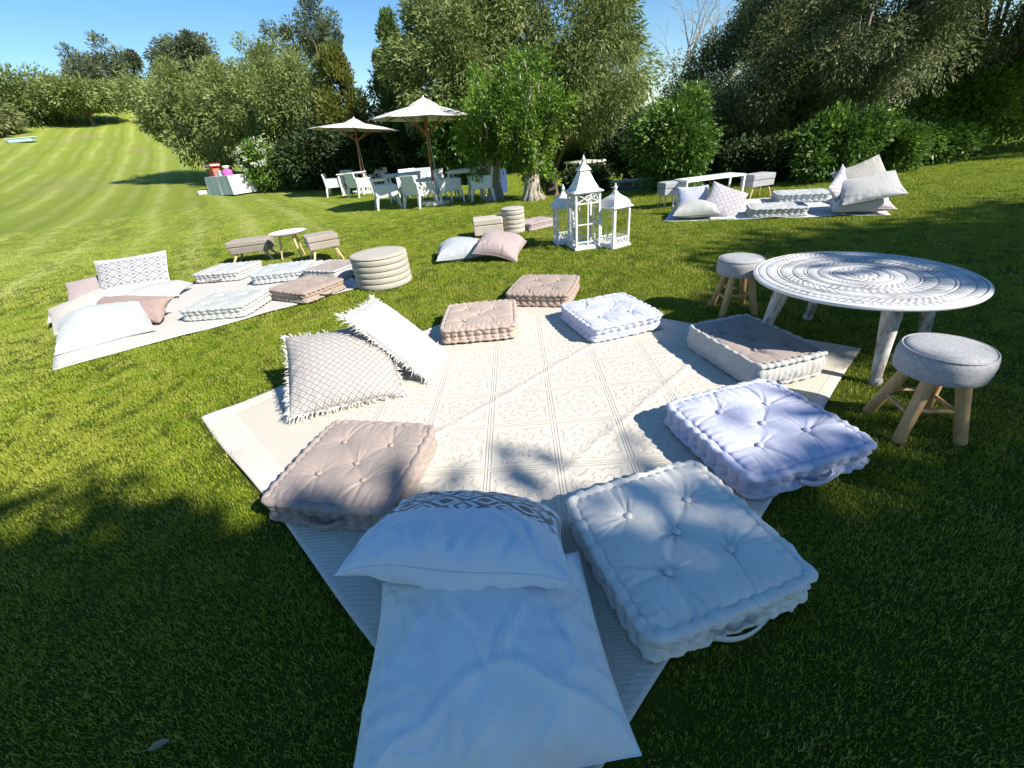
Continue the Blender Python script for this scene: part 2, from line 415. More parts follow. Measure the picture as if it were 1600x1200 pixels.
# --- slope edge
G3 = 'silvery trees at the edge of the slope'
tree('wild_olive', 'silvery tree with a pale leaning trunk at the edge of the slope', 'tree', -13.8, 26.3, 6.2, 6.4, 'olive', 32000, 31, L=.20, Wd=.06, cr=.62, ncl=100, zlow=1.0, group=G3, bark=PBARK, tr=.16, nl=16, lean=(-.8, 0), droop=.3)
tree('wild_olive', 'silvery tree behind the white flowering bush', 'tree', -11.2, 24.6, 5.9, 4.6, 'olive', 22000, 32, L=.18, Wd=.06, cr=.55, ncl=80, zlow=1.0, group=G3, bark=PBARK, nl=12)
tree('wild_olive', 'rounded silvery tree between the leaning tree and the yellowish conifer', 'tree', -8.4, 22.6, 5.4, 5.0, 'olive', 30000, 33, L=.17, Wd=.055, cr=.55, ncl=95, zlow=.8, group=G3, nl=10)
tree('conifer', 'yellowish green conifer with a broad cone of fine sprays behind the small parasol', 'tree', -5.9, 21.6, 5.3, 4.2, 'conifer', 28000, 34, L=.17, Wd=.055, ncl=120, zlow=.5, cr=.55, shape='cone', droop=-.6)
tree('conifer', 'second yellowish conifer close behind the larger parasol', 'tree', -4.1, 22.4, 5.0, 3.2, 'conifer', 16000, 44, L=.17, Wd=.055, ncl=90, zlow=.5, cr=.5, shape='cone', droop=-.6)
tree('cypress', 'dark green pointed cypress rising above both parasols', 'tree', -3.3, 20.9, 5.9, 2.6, 'cypress', 24000, 35, L=.15, Wd=.06, ncl=120, zlow=.4, cr=.5, shape='cone', droop=-.7)
t, C, rg = tree('oleander_bush', 'oleander bush with white flowers behind the white clothed table', 'bush', -9.3, 20.6, 2.2, 2.4, 'laurel', 7000, 36, L=.18, Wd=.06, ncl=40, zlow=.2, inner=.6, trunk=False)
fc = ell_clumps(rg, (-.25, -.25, 1.15), (.85, .8, .78), 60, .9, .1); P, A, Ln, Wn, ti = clump_leaves(rg, fc, np.full(60, .07), 900, .07, .05)
o = obj('flowers', leaf_mesh('flowers', P, A, Ln, Wn, ti, rg), LEAF['flower'], t); o['kind'] = 'stuff'
# --- dark hedge behind the dining chairs
G4 = 'dark bushes behind the dining chairs'
for k, (x, y, zt, w, kd, lb) in enumerate([(-7.3, 20.6, 2.5, 3.2, 'dark', 'dark bush right of the white flowering oleander'), (-4.9, 20.0, 2.3, 3.2, 'dark', 'dark bush in shade straight behind the small parasol pole'),
        (-2.6, 19.0, 2.3, 2.8, 'dark', 'dark bush behind the larger parasol pole'), (-1.0, 17.2, 2.5, 2.6, 'laurel', 'dark glossy bush between the larger parasol and the gnarled trunks')]):
    tree('evergreen_bush', lb, 'bush', x, y, zt, w, kd, 8000, 50+k, L=.2, Wd=.1, ncl=50, zlow=.15, inner=.5, group=G4, trunk=False)
# --- big willow-like olive behind
tree('large_olive_tree', 'huge rounded silver-green tree towering behind the small bright green tree', 'tree', 2.75, 21.6, 8.4, 9.0, 'olive', 115000, 41, L=.19, Wd=.05, ncl=230, cr=.75, zlow=.3, inner=.5, droop=.7, tr=.3, nl=16, lob=.15)
tree('large_olive_tree', 'left lobe of greenery, a second silver-green tree beside the huge one', 'tree', -.9, 18.7, 6.5, 5.0, 'olive', 52000, 42, L=.17, Wd=.05, ncl=130, cr=.56, zlow=.4, inner=.5, droop=.5, tr=.22)
tree('young_tree', 'thin sapling whose top shows in the gap of sky', 'tree', 8.2, 28.8, 5.3, 1.9, 'olive', 500, 43, L=.3, Wd=.12, ncl=10, cr=.3, zlow=4.2, tr=.05, lob=.5)
# --- small bright green trees with gnarled trunks
def gnarled(name, label, x, y, h, w, n, seed, tr):
    rg = np.random.default_rng(seed); t = thing(name, label, 'tree', (x, y, tz(x, y)), 0, 'bright green trees with gnarled trunks')
    mb = MB()
    for k in range(9):                                       # fluted, spreading trunk foot
        a = k/9*6.283+rg.random()*.4; q = tr*(.55+.3*rg.random())
        mb.path([(math.cos(a)*tr*1.5, math.sin(a)*tr*1.5, -.05), (math.cos(a)*q*1.1, math.sin(a)*q*1.1, .12), (math.cos(a+.3)*q*.7, math.sin(a+.3)*q*.7, .34), (math.cos(a+.5)*q*.8, math.sin(a+.5)*q*.8, .55)],
                [tr*.42, tr*.40, tr*.42, tr*.36], 7)
    C = []
    for k in range(16):
        a = k/16*6.283+rg.random()*.5; sp = w*.5*(.35+.65*rg.random()); zt = h*(.45+.5*rg.random())
        p = [np.array([math.cos(a)*tr*.5, math.sin(a)*tr*.5, .5])]
        for s in range(1, 7):
            f = s/6; p.append(np.array([math.cos(a)*sp*f**.8, math.sin(a)*sp*f**.8, .5+(zt-.5)*f])+rg.normal(size=3)*.05)
            if s >= 2: C += [p[-1]+rg.normal(size=3)*.13 for _ in range(3)]
        mb.path(p, [tr*.3*(1-.13*s) for s in range(7)], 6)
        C.append(p[-1])
    mb.build('trunk', PBARK, t, smooth=True)
    C = np.array(C); P, A, Ln, Wn, ti = clump_leaves(rg, C, .12+.13*rg.random(len(C)), n, .085, .05, .1, np.array([0, 0, h*.4]))
    cm = obj('crown', leaf_mesh('crown', P, A, Ln, Wn, ti, rg), LEAF['green'], t); cm['kind'] = 'stuff'
gnarled('gnarled_tree', 'small bright green tree on a thick gnarled trunk left of the lanterns', .95, 10.9, 2.75, 2.1, 10500, 61, .19)
gnarled('gnarled_tree', 'leafy bright green tree on a pale trunk beside the last white armchair', .05, 11.6, 2.6, 1.5, 6500, 62, .16)
# --- right side
G0 = 'dark evergreens added for the deep shade around the golf cart'  # added trees whose dark crowns stand in for shade under the canopy
for k, (az, r, zt, w, zl, lb) in enumerate([(5.0, 25.5, 3.2, 5.5, -1.6, 'dark evergreen added for the deep shade left of the golf cart'), (12.0, 26.5, 2.6, 5.0, -1.6, 'dark evergreen added for the deep shade behind the golf cart and the capped person'), (19.5, 25.0, 2.2, 5.0, -1.4, 'dark evergreen added for the deep shade behind the stone terrace wall')]):
    tree('shade_fill_evergreen', lb, 'tree', r*math.sin(R_(az)), r*math.cos(R_(az)), zt, w, 'dark', 14000, 64+k, L=.2, Wd=.09, ncl=70, cr=.7, zlow=zl, inner=.4, group=G0)
tree('laurel_bush', 'rounded glossy bright green laurel left of the dark grove', 'bush', 3.95, 10.1, 1.95, 1.85, 'laurel', 20000, 71, lob=.4, L=.095, Wd=.045, ncl=70, zlow=-.05, inner=.55, tr=.06)
G5 = 'dark olive trees overhanging the right side'
tree('dark_olive_tree', 'dark olive tree behind the glossy laurel, left end of the grove', 'tree', 6.7, 12.3, 4.0, 3.9, 'olivedark', 64000, 72, L=.088, Wd=.027, ncl=110, cr=.42, zlow=.4, inner=.45, group=G5, nl=16)
tree('dark_olive_tree', 'tall dark olive tree above the grey bench, middle of the grove', 'tree', 8.5, 11.2, 5.2, 4.6, 'olivedark', 84000, 73, L=.088, Wd=.027, ncl=130, cr=.45, zlow=.9, inner=.4, group=G5, nl=18, bark=PBARK)
tree('dark_olive_tree', 'dark olive tree above the pile of pillows, right part of the grove', 'tree', 11.4, 11.2, 5.4, 5.0, 'olivedark', 72000, 74, L=.09, Wd=.028, ncl=120, cr=.5, zlow=1.2, inner=.4, group=G5, nl=18)
tree('dark_olive_tree', 'dark olive tree reaching out of the upper right corner', 'tree', 14.2, 9.6, 5.6, 5.4, 'olivedark', 48000, 75, L=.10, Wd=.03, ncl=90, cr=.5, zlow=1.3, inner=.4, group=G5, nl=16)
G6 = 'laurel bushes along the right lawn edge'
for k, (x, y, zt, w, kd, lb) in enumerate([(6.0, 10.0, .8, 1.7, 'dark', 'low dark bush behind the right grey bench'), (5.2, 11.2, .9, 1.7, 'dark', 'dark bush filling the gap right of the glossy laurel'), (6.9, 9.4, 1.25, 1.7, 'laurel', 'glossy laurel bush behind the far pillow pile'), (8.3, 9.9, .85, 1.8, 'laurel', 'low glossy laurel right behind the tallest pillow'),
        (9.6, 10.6, .9, 2.0, 'laurel', 'low laurel bush where the lawn edge starts to rise'), (11.2, 11.1, 1.9, 2.2, 'green', 'sunlit yellow-green laurel near the right edge'), (13.2, 11.6, 2.3, 2.6, 'green', 'tall sunlit laurel bush at the right edge')]):
    tree('laurel_hedge_bush', lb, 'bush', x, y, zt, w, kd, 18000, 80+k, L=.095, Wd=.046, ncl=80, lob=.45, zlow=.02, inner=.5, group=G6, trunk=False)
# bare grey tree
rg = np.random.default_rng(90); t = thing('bare_tree', 'leafless grey tree between the sapling and the dark grove', 'tree', (8.3, 22.5, tz(8.3, 22.5)))
mb = MB(); h0 = 6.0
tw = [(np.array([0, 0, 0.]), np.array([0, 0, 1.]), 2.6, .09, 0)]
while tw:
    p, d, L, r, lv = tw.pop(); q = p+d*L; mb.path([p, (p+q)/2+rg.normal(size=3)*.03*L, q], [r, r*.85, r*.7], 4)
    if lv < 6:
        for _ in range(3 if lv < 3 else 2):
            dd = d+rg.normal(size=3)*.42; dd[2] += .08; tw.append((q, dd/np.linalg.norm(dd), L*(.62+.15*rg.random()), r*.62, lv+1))
mb.build('trunk', PBARK, t)
# far wood closing the view
C = []; cr = []
rg = np.random.default_rng(99)
for k in range(130):
    az = R_(-100+200*rg.random()); d = 92+25*rg.random() if az < R_(-22) else 34+26*rg.random()
    x, y = d*math.sin(az), d*math.cos(az); b = tz(x, y); s = 2.2+1.0*rg.random(); hh = 2.2+1.4*rg.random() if az > R_(-22) else 4+2*rg.random()
    for _ in range(7): C.append([x+rg.normal()*s*.6, y+rg.normal()*s*.6, b+hh*(.2+.8*rg.random())]); cr.append(s*.55)
P, A, Ln, Wn, ti = clump_leaves(rg, np.array(C), np.array(cr), 90000, .36, .16)
o = obj('far_woodland', leaf_mesh('far_woodland', P, A, Ln, Wn, ti, rg), LEAF['dark']); tag(o, 'distant evergreen wood closing the view behind the garden', 'wood', kind='stuff')  # dark leaf colour carries the shade under the canopy
# shade trees beside and behind the viewer
G7 = 'tall trees throwing the shade over the foreground'
def shade_tree(lb, x, y, cz, rx, rz, n, seed, L=.22, ncl=120, inner=.0, cr=.7):
    tree('shade_tree', lb, 'tree', x, y, cz+rz, rx*2, 'dark', n, seed, zlow=cz-rz, L=L, Wd=L*.55, ncl=ncl, cr=cr, group=G7, tr=.28, inner=inner)
def shade_at(sx, sy, cz):
    k = cz/math.tan(SUN_EL); return sx+k*math.cos(SUN_AZ), sy+k*math.sin(SUN_AZ)
SH = [('broad tree outside the view shading the far left of the near lawn', -4.4, -.95, 6.0, 2.5, 1.2, 26000), ('broad tree outside the view shading the lawn left of the taupe cushion', -2.6, -1.25, 7.2, 2.4, 1.1, 24000),
      ('broad tree outside the view shading the taupe cushion', -1.15, -1.12, 6.3, 2.55, 1.1, 30000),
      ('broad tree outside the view shading the near pillows', 1.2, -1.25, 6.5, 2.6, 1.1, 28000), ('tree outside the view thickening the shade over the near pillows', -.05, -.62, 7.6, 1.7, .8, 17000),
      ('tree outside the view shading the near right lawn', 4.0, -.25, 6.5, 2.5, 1.1, 26000), ('slim tree outside the view shading the grass before the nearer stool', 2.95, .25, 5.5, 1.3, .6, 7500), ('tree outside the view shading the round table', 3.6, 2.75, 5.6, 1.65, .9, 11000),
      ('tree outside the view shading the lawn right of the table', 5.6, 2.3, 6.5, 2.3, 1.2, 18000), ('tree outside the view casting bands of shade across the right lawn', 7.2, 4.3, 6.5, 1.6, .7, 6000),
      ('tree outside the view shading the lawn behind the table', 4.6, 3.9, 7.0, 1.5, .8, 8500)]
for k, (lb, sx, sy, cz, rx, rz, n) in enumerate(SH):
    x, y = shade_at(sx, sy, cz); shade_tree(lb, x, y, cz, rx, rz, n, 120+k)

# ------------------------------------------------------------------ rugs
def rug_mat(name, damask=True, c1=(.61, .575, .505), c2=(.52, .48, .405)):
    t = Mat(name, c1, .92, .1); x, y, z = t.xyz()
    s2 = .70711; a = (x+y)*s2; b = (y-x)*s2; m = x.abs().max(y.abs())
    T = .335
    fa = (a/T+.05).fract()-.5; fb = (b/T+.38).fract()-.5
    e = fa.abs().max(fb.abs())
    line = (e.ss(.44, .455)-e.ss(.465, .475))+e.ss(.485, .495)
    r = (fa*fa+fb*fb).sqrt(); th = fa.atan2(fb)
    pet = ((th*8).sin()*.05+r)*34
    scroll = (pet.sin()*.5+.5)*((fa.abs()*41).sin()*(fb.abs()*41).sin()*.5+.6)
    vor = t.n.new('ShaderNodeTexVoronoi'); vor.feature = 'DISTANCE_TO_EDGE'; vor.inputs['Scale'].default_value = 52; t.l.new(t.coord(), vor.inputs[0])
    sc = (scroll.ss(.25, .55)*X(t.nt, vor.outputs[0]).ss(.03, .12))*(1-e.ss(.40, .42))
    pa = sc+line
    T2 = .066; ga = ((a/T2).fract()-.5).abs(); gb = ((b/T2).fract()-.5).abs(); g2 = ga.max(gb)
    gre = ((g2*6).fract()-.5).abs().ss(.2, .3)
    band = m.ss(.925, .93); edge = m.ss(1.285, 1.29)
    zig = ((((x+y)*5).fract()-.5).abs()*.16+.9)
    zz = (m-zig).abs().ss(.012, .006)
    pat = (pa*(1-band)+gre*band)*(1-edge) if damask else gre*(1-edge)
    rib = (((x+y)*260).sin()*.5+.5)*edge*.5
    w = t.noise(330, 2, .6)
    t.color(t.mix((pat*.75+w*.25).clamp(), c1, c2)); t.bump((1-pat)+rib+w*.35, .55, .004); t.bump(t.noise(4, 3), .15, .02)
    return t.m

def rug(name, label, P, m, res=60, wav=.006, seed=1, folds=(), group=None, lift=.012):
    """P: four ground corners; local frame along the first edge"""
    rg = np.random.default_rng(seed); P = [np.array(p, float) for p in P]
    c = sum(P)/4; d = P[1]-P[0]; a = math.atan2(d[1], d[0]); L = np.linalg.norm(d); ca, sa = math.cos(-a), math.sin(-a)
    Q = [np.array([ca*(p-c)[0]-sa*(p-c)[1], sa*(p-c)[0]+ca*(p-c)[1]]) for p in P]
    u, v = np.meshgrid(np.linspace(0, 1, res), np.linspace(0, 1, res))
    XY = sum(((1-u) if k in (0, 3) else u)[..., None]*((1-v) if k in (0, 1) else v)[..., None]*Q[k] for k in range(4))
    ed = np.minimum(np.minimum(u, 1-u), np.minimum(v, 1-v))
    ph = rg.random(6)*6.28
    wob = .008*np.sin(u*9+ph[0])+.008*np.sin(v*11+ph[1]); XY = XY+(wob*np.exp(-ed*8))[..., None]
    z = lift+wav*(np.sin(u*7+v*3+ph[2])*np.sin(v*8-u*2+ph[3])+.6*np.sin(u*17+ph[4])*np.sin(v*13+ph[5]))
    z += .016*np.exp(-ed*12)*np.maximum(0, np.sin(u*23+ph[1])*np.sin(v*19+ph[0]))
    for fu, fv, ang, h in folds:                              # fold creases: ridges across the rug
        dd = (u-fu)*math.cos(ang)+(v-fv)*math.sin(ang); z += h*np.exp(-(dd/.007)**2)
    z = np.maximum(z, lift*.6)
    V = np.concatenate([XY, z[..., None]], -1).reshape(-1, 3)
    i, j = np.meshgrid(np.arange(res-1), np.arange(res-1), indexing='ij'); k = i*res+j
    F = np.stack([k, k+1, k+res+1, k+res], -1).reshape(-1, 4)
    o = obj(name, np_mesh(name, V, F), m); o.location = (c[0], c[1], 0); o.rotation_euler = (0, 0, a)
    s = o.modifiers.new('thickness', 'SOLIDIFY'); s.thickness = .006; s.offset = -1
    return tag(o, label, 'rug', group), P

RUG1 = [(-.03, .24), (2.19, 2.25), (.12, 3.95), (-1.94, 2.24)]
rug('woven_rug', 'large cream woven rug with damask tiles under the near cushions', RUG1, rug_mat('cream_damask_weave'), res=160, wav=.008, seed=3,
    folds=[(.5, .27, math.pi/2, .007), (.5, .52, math.pi/2, .007), (.30, .5, 0, .006), (.63, .5, 0, .006)])
RUG2 = [(-3.77, 3.26), (-1.55, 4.83), (-2.75, 6.65), (-5.3, 5.1)]
rug('woven_rug', 'overexposed white rug under the left group of cushions', RUG2, rug_mat('white_plain_weave', False, (.58, .565, .53), (.53, .51, .475)), res=50, seed=4)
RUG3 = [(2.58, 6.74), (5.22, 5.66), (6.0, 7.3), (3.5, 8.35)]
rug('woven_rug', 'pale rug at the far right under the big pillow pile', RUG3, rug_mat('pale_weave', False, (.60, .61, .62), (.54, .55, .57)), res=40, seed=5, wav=.012)

# ------------------------------------------------------------------ grass blades
def tuft_mesh():
    rg = np.random.default_rng(5); V = []; F = []
    for k in range(40):
        a = rg.random()*6.283; r = .05*math.sqrt(rg.random()); x, y = r*math.cos(a), r*math.sin(a)
        b = rg.random()*6.283; h = .007+.010*rg.random(); w = .0010+.0007*rg.random(); ln = .9*rg.random()*h
        dx, dy = math.cos(b), math.sin(b); i = len(V)
        V += [(x-dy*w, y+dx*w, -.004), (x+dy*w, y-dx*w, -.004), (x+dx*ln*.4+dy*w*.8, y+dy*ln*.4-dx*w*.8, h*.6), (x+dx*ln*.4-dy*w*.8, y+dy*ln*.4+dx*w*.8, h*.6), (x+dx*ln, y+dy*ln, h)]
        F += [(i, i+1, i+2, i+3), (i+3, i+2, i+4)]
    me = bpy.data.meshes.new('grass_tuft'); me.from_pydata(V, [], F); return me

gm = Mat('grass_blade', (.10, .15, .025), .55, .3)
oi = gm.n.new('ShaderNodeObjectInfo'); rp = gm.n.new('ShaderNodeValToRGB'); e = rp.color_ramp.elements
e[0].color = (.11, .185, .010, 1); e[1].color = (.47, .43, .12, 1); q = e.new(.45); q.color = (.22, .31, .016, 1); q = e.new(.80); q.color = (.30, .375, .03, 1)
gm.l.new(oi.outputs['Random'], rp.inputs[0])
gp = gm.n.new('ShaderNodeNewGeometry'); gs = gm.n.new('ShaderNodeSeparateXYZ'); gm.l.new(gp.outputs['Position'], gs.inputs[0]); x, y = X(gm.nt, gs.outputs[0]), X(gm.nt, gs.outputs[1])
perp = x*ca-y*sa+(gm.noise(.12, 2, vec=gp.outputs['Position'])-.5)*1.3; dist = (x*x+y*y).sqrt(); side = (x*-1.0-1.0-y*.12).ss(0, 3.5)
st = ((perp*(1/1.15)).fract()-.5).abs(); line = (1-(st*2).ss(.05, .6))*gm.noise(.30, 3, vec=gp.outputs['Position']).ss(.3, .6)*side*dist.ss(3.5, 9)
big = gm.noise(.9, 4, vec=gp.outputs['Position']); gcol = gm.mix(big.ss(.35, .7)*.6, rp.outputs[0], (.33, .36, .05)); gcol = gm.mix(line*.6, gcol, (.50, .53, .19)); pale = (x*-1.0-1.0).ss(0, 9)*dist.ss(3, 12); gcol = gm.mix(pale*.35, gcol, (.40, .45, .12))
gm.color(gcol)
tr = gm.n.new('ShaderNodeBsdfTranslucent'); gm.l.new(gcol, tr.inputs[0]); ms = gm.n.new('ShaderNodeMixShader'); ms.inputs[0].default_value = .2
gm.l.new(gm.p.outputs[0], ms.inputs[1]); gm.l.new(tr.outputs[0], ms.inputs[2]); gm.l.new(ms.outputs[0], gm.n['Material Output'].inputs[0])
proto = bpy.data.objects.new('grass_tuft', tuft_mesh()); proto.data.materials.append(gm.m)

def inside(P, poly, grow=0.0):
    c = np.mean(poly, 0); q = [c+(np.array(p)-c)*(1+grow) for p in poly]; ok = np.ones(len(P), bool)
    for k in range(len(q)):
        a, b = q[k], q[(k+1) % len(q)]; ok &= ((b[0]-a[0])*(P[:, 1]-a[1])-(b[1]-a[1])*(P[:, 0]-a[0])) > 0
    return ok

rg = np.random.default_rng(17); pts = []; scl = []
for r0, r1, dens, half, s in [(0, 2.2, 820, 130, 1.0), (2.2, 4.5, 560, 75, 1.1), (4.5, 8, 280, 62, 1.35), (8, 14, 90, 58, 1.7), (14, 20, 20, 56, 2.0)]:
    n = int(dens*(r1*r1-r0*r0)*R_(half)); r = np.sqrt(r0*r0+(r1*r1-r0*r0)*rg.random(n)); a = R_(half)*(rg.random(n)*2-1)
    pts.append(np.stack([r*np.sin(a), r*np.cos(a)], -1)); scl.append(s*(.75+.5*rg.random(n)))
pts = np.concatenate(pts); scl = np.concatenate(scl)
keep = ~(inside(pts, RUG1, .016) | inside(pts, RUG2, .014) | inside(pts, RUG3, .012))
pts = pts[keep]; scl = scl[keep]
gv = np.concatenate([pts, terrain(pts[:, 0], pts[:, 1])[:, None]], 1)
me = bpy.data.meshes.new('grass'); me.vertices.add(len(gv)); me.vertices.foreach_set('co', gv.astype(np.float32).ravel())
a = me.attributes.new('sc', 'FLOAT', 'POINT'); a.data.foreach_set('value', scl.astype(np.float32))
a = me.attributes.new('rz', 'FLOAT_VECTOR', 'POINT'); rv = np.zeros((len(gv), 3), np.float32); rv[:, 2] = rg.random(len(gv))*6.283; a.data.foreach_set('vector', rv.ravel())
go = bpy.data.objects.new('grass', me); COL.objects.link(go); tag(go, 'short mown grass blades of the lawn', 'grass', kind='stuff')
ng = bpy.data.node_groups.new('grass_scatter', 'GeometryNodeTree')
ng.interface.new_socket('Geometry', in_out='INPUT', socket_type='NodeSocketGeometry'); ng.interface.new_socket('Geometry', in_out='OUTPUT', socket_type='NodeSocketGeometry')
gi, gout = ng.nodes.new('NodeGroupInput'), ng.nodes.new('NodeGroupOutput'); ip = ng.nodes.new('GeometryNodeInstanceOnPoints')
ob = ng.nodes.new('GeometryNodeObjectInfo'); ob.inputs['Object'].default_value = proto
na = ng.nodes.new('GeometryNodeInputNamedAttribute'); na.data_type = 'FLOAT'; na.inputs[0].default_value = 'sc'
nr = ng.nodes.new('GeometryNodeInputNamedAttribute'); nr.data_type = 'FLOAT_VECTOR'; nr.inputs[0].default_value = 'rz'
ng.links.new(gi.outputs[0], ip.inputs['Points']); ng.links.new(ob.outputs['Geometry'], ip.inputs['Instance'])
ng.links.new(na.outputs[0], ip.inputs['Scale']); ng.links.new(nr.outputs[0], ip.inputs['Rotation']); ng.links.new(ip.outputs[0], gout.inputs[0])
md = go.modifiers.new('scatter', 'NODES'); md.node_group = ng

# ------------------------------------------------------------------ tufted floor cushions
def cushion_meshes(seed, s=.58, h=.105, n=64, puff=.030, quilt=True, seg=9):
    """body (domed tufted top, quilted sides), the two piping rolls, button spots"""
    rg = np.random.default_rng(seed); hs = s/2-.012
    lin = np.linspace(-1, 1, n); u, v = np.meshgrid(lin, lin)
    B = [(0, 0), (.43, .43), (-.43, .43), (.43, -.43), (-.43, -.43)]
    B = [(a+rg.normal()*.025, b+rg.normal()*.025) for a, b in B]
    z = np.full_like(u, puff)
    z *= (1-np.clip(np.abs(u), 0, 1)**6)**.5*(1-np.clip(np.abs(v), 0, 1)**6)**.5
    dz = np.zeros_like(u)
    for k, (a, b) in enumerate(B):
        d = np.hypot(u-a, v-b)+1e-6; th = np.arctan2(v-b, u-a)
        dz -= .029*np.exp(-(d/.17)**.9)
        fold = np.zeros_like(u)
        for q in range(13):
            t0 = rg.random()*6.283; wd = .05+.10*rg.random(); dd = np.angle(np.exp(1j*(th-t0)))
            fold += (rg.random()*1.4-.9)*np.exp(-(dd/wd)**2)
        dz += .0115*fold*np.exp(-(d/.27)**2)*np.clip(d/.07, 0, 1)
    def crease(p, q, dep, w):
        p, q = np.array(p), np.array(q); L = np.hypot(*(q-p)); t = ((u-p[0])*(q-p)[0]+(v-p[1])*(q-p)[1])/L**2
        t = np.clip(t, 0, 1); d = np.hypot(u-p[0]-t*(q-p)[0], v-p[1]-t*(q-p)[1]); return -dep*np.exp(-(d/w)**1.3)*(1-np.abs(2*t-1)**4)
    for k in range(1, 5):
        dz += crease(B[0], B[k], .003+.004*rg.random(), .05)
        a, b = B[k]; sx, sy = np.sign(a), np.sign(b)
        dz += crease(B[k], (sx*1.0, b+rg.normal()*.05), .004+.007*rg.random(), .024+.02*rg.random())+crease(B[k], (a+rg.normal()*.09, sy*1.0), .004+.007*rg.random(), .024+.02*rg.random())
        dz += crease(B[k], (sx*1.0, b*.4+rg.normal()*.05), .007, .02)+crease(B[k], (a*.5+rg.normal()*.05, sy*1.0), .007, .02)
    dz = np.maximum(dz, -.034)
    e = np.minimum(1-np.abs(u), 1-np.abs(v))
    pk = np.sin(np.where(np.abs(u) > np.abs(v), v, u)*math.pi*seg*1.6+rg.random()*6)
    dz += .0045*pk*np.exp(-e/.11)*np.clip(e/.03, 0, 1)
    for q in range(26):
        w0 = rg.integers(0, 4); p0 = rg.random()*1.8-.9; ln = .15+.3*rg.random(); sl = rg.normal()*.25
        al, ac = ((u, v), (-u, v), (v, u), (-v, u))[w0]; dd = ac-p0-sl*(1-al); dz += (rg.random()-.6)*.011*np.exp(-(dd/.022)**2)*np.exp(-((1-al)/ln)**2)*np.clip((1-al)/.05, 0, 1)
    dz += .004*(np.sin(u*3.1+rg.random()*6)*np.sin(v*2.7+rg.random()*6))
    fade = np.clip(e/.05, 0, 1); zt = h+(z+dz)*fade-.004*(1-fade)
    rc = 1-.035*(np.abs(u*v))**6
    V = [np.stack([u*hs*rc, v*hs*rc, zt], -1).reshape(-1, 3)]
    i, j = np.meshgrid(np.arange(n-1), np.arange(n-1), indexing='ij'); k = i*n+j
    F = [np.stack([k, k+1, k+n+1, k+n], -1).reshape(-1, 4)]
    # perimeter path (rounded square)
    m = 4*seg*6; t = np.arange(m)/m*4; side = t.astype(int); f = (t-side)*2-1
    px = np.choose(side, [f, np.ones(m), -f, -np.ones(m)]); py = np.choose(side, [-np.ones(m), f, np.ones(m), -f])
    rr = 1-.045*(np.abs(px*py))**5; px, py = px*rr, py*rr
    nx = np.choose(side, [0*f, 1+0*f, 0*f, -1+0*f]); ny = np.choose(side, [-1+0*f, 0*f, 1+0*f, 0*f])
    cf = np.clip((np.abs(f)-.86)/.14, 0, 1)
    cx, cy = np.sign(px), np.sign(py); nx = nx*(1-.5*cf)+cx*.5*cf; ny = ny*(1-.5*cf)+cy*.5*cf
    nn = np.hypot(nx, ny); nx, ny = nx/nn, ny/nn
    K = 13; w = np.linspace(0, 1, K); fs = (f+1)/2*seg
    blo = np.abs(np.sin(math.pi*fs))[None, :]**.6; rows = np.abs(np.sin(math.pi*w*2))[:, None]**.6
    if not quilt: blo = .75+.25*np.abs(np.sin(math.pi*fs*1.3+.4))[None, :]**.5; rows = np.sin(math.pi*w)[:, None]**.7
    out = .020*blo*rows if quilt else .026*blo*rows
    out = out+.002*rg.normal(size=out.shape)*rows
    SX = px[None]*hs+nx[None]*out; SY = py[None]*hs+ny[None]*out; SZ = np.repeat((.004+w*(h-.006))[:, None], m, 1)
    b0 = 0; V.append(np.stack([SX, SY, SZ], -1).reshape(-1, 3))
    i, j = np.meshgrid(np.arange(K-1), np.arange(m), indexing='ij'); j2 = (j+1) % m
    F.append(b0+np.stack([i*m+j, i*m+j2, (i+1)*m+j2, (i+1)*m+j], -1).reshape(-1, 4))
    body = np_mesh('top_cover', V[0], F[0]); band = np_mesh('side_band', V[1], F[1])
    def roll(zc, r0, name):
        q = 10; ph = np.cumsum(np.repeat(.45+1.1*rg.random(m//6+1), 6)[:m]); ph = ph/ph[-1]*2*math.pi*seg*4*.9
        rad = r0*(.66+.46*np.abs(np.sin(ph/2))**.75)+.0012*rg.normal(size=m)
        a = np.linspace(0, 2*math.pi, q, endpoint=False)
        ox = np.cos(a)[None]*rad[:, None]*1.15; oz = np.sin(a)[None]*rad[:, None]*.9
        sl = .006*np.sin(ph)[:, None]
        VX = (px*hs)[:, None]+nx[:, None]*(ox+.004); VY = (py*hs)[:, None]+ny[:, None]*(ox+.004); VZ = zc+oz+sl*.4
        Vr = np.stack([VX, VY, VZ], -1).reshape(-1, 3)
        i, j = np.meshgrid(np.arange(m), np.arange(q), indexing='ij'); i2 = (i+1) % m; j2 = (j+1) % q
        return np_mesh(name, Vr, np.stack([i*q+j, i2*q+j, i2*q+j2, i*q+j2], -1).reshape(-1, 4))
    spots = []
    for a, b in B:
        iu, iv = int((a+1)/2*(n-1)+.5), int((b+1)/2*(n-1)+.5); spots.append((a*hs, b*hs, zt[iv, iu]+.007))
    return dict(band=band, body=body, top=roll(h, .0165, 'piping'), low=roll(.016, .015, 'piping'), spots=spots, h=h, s=s)

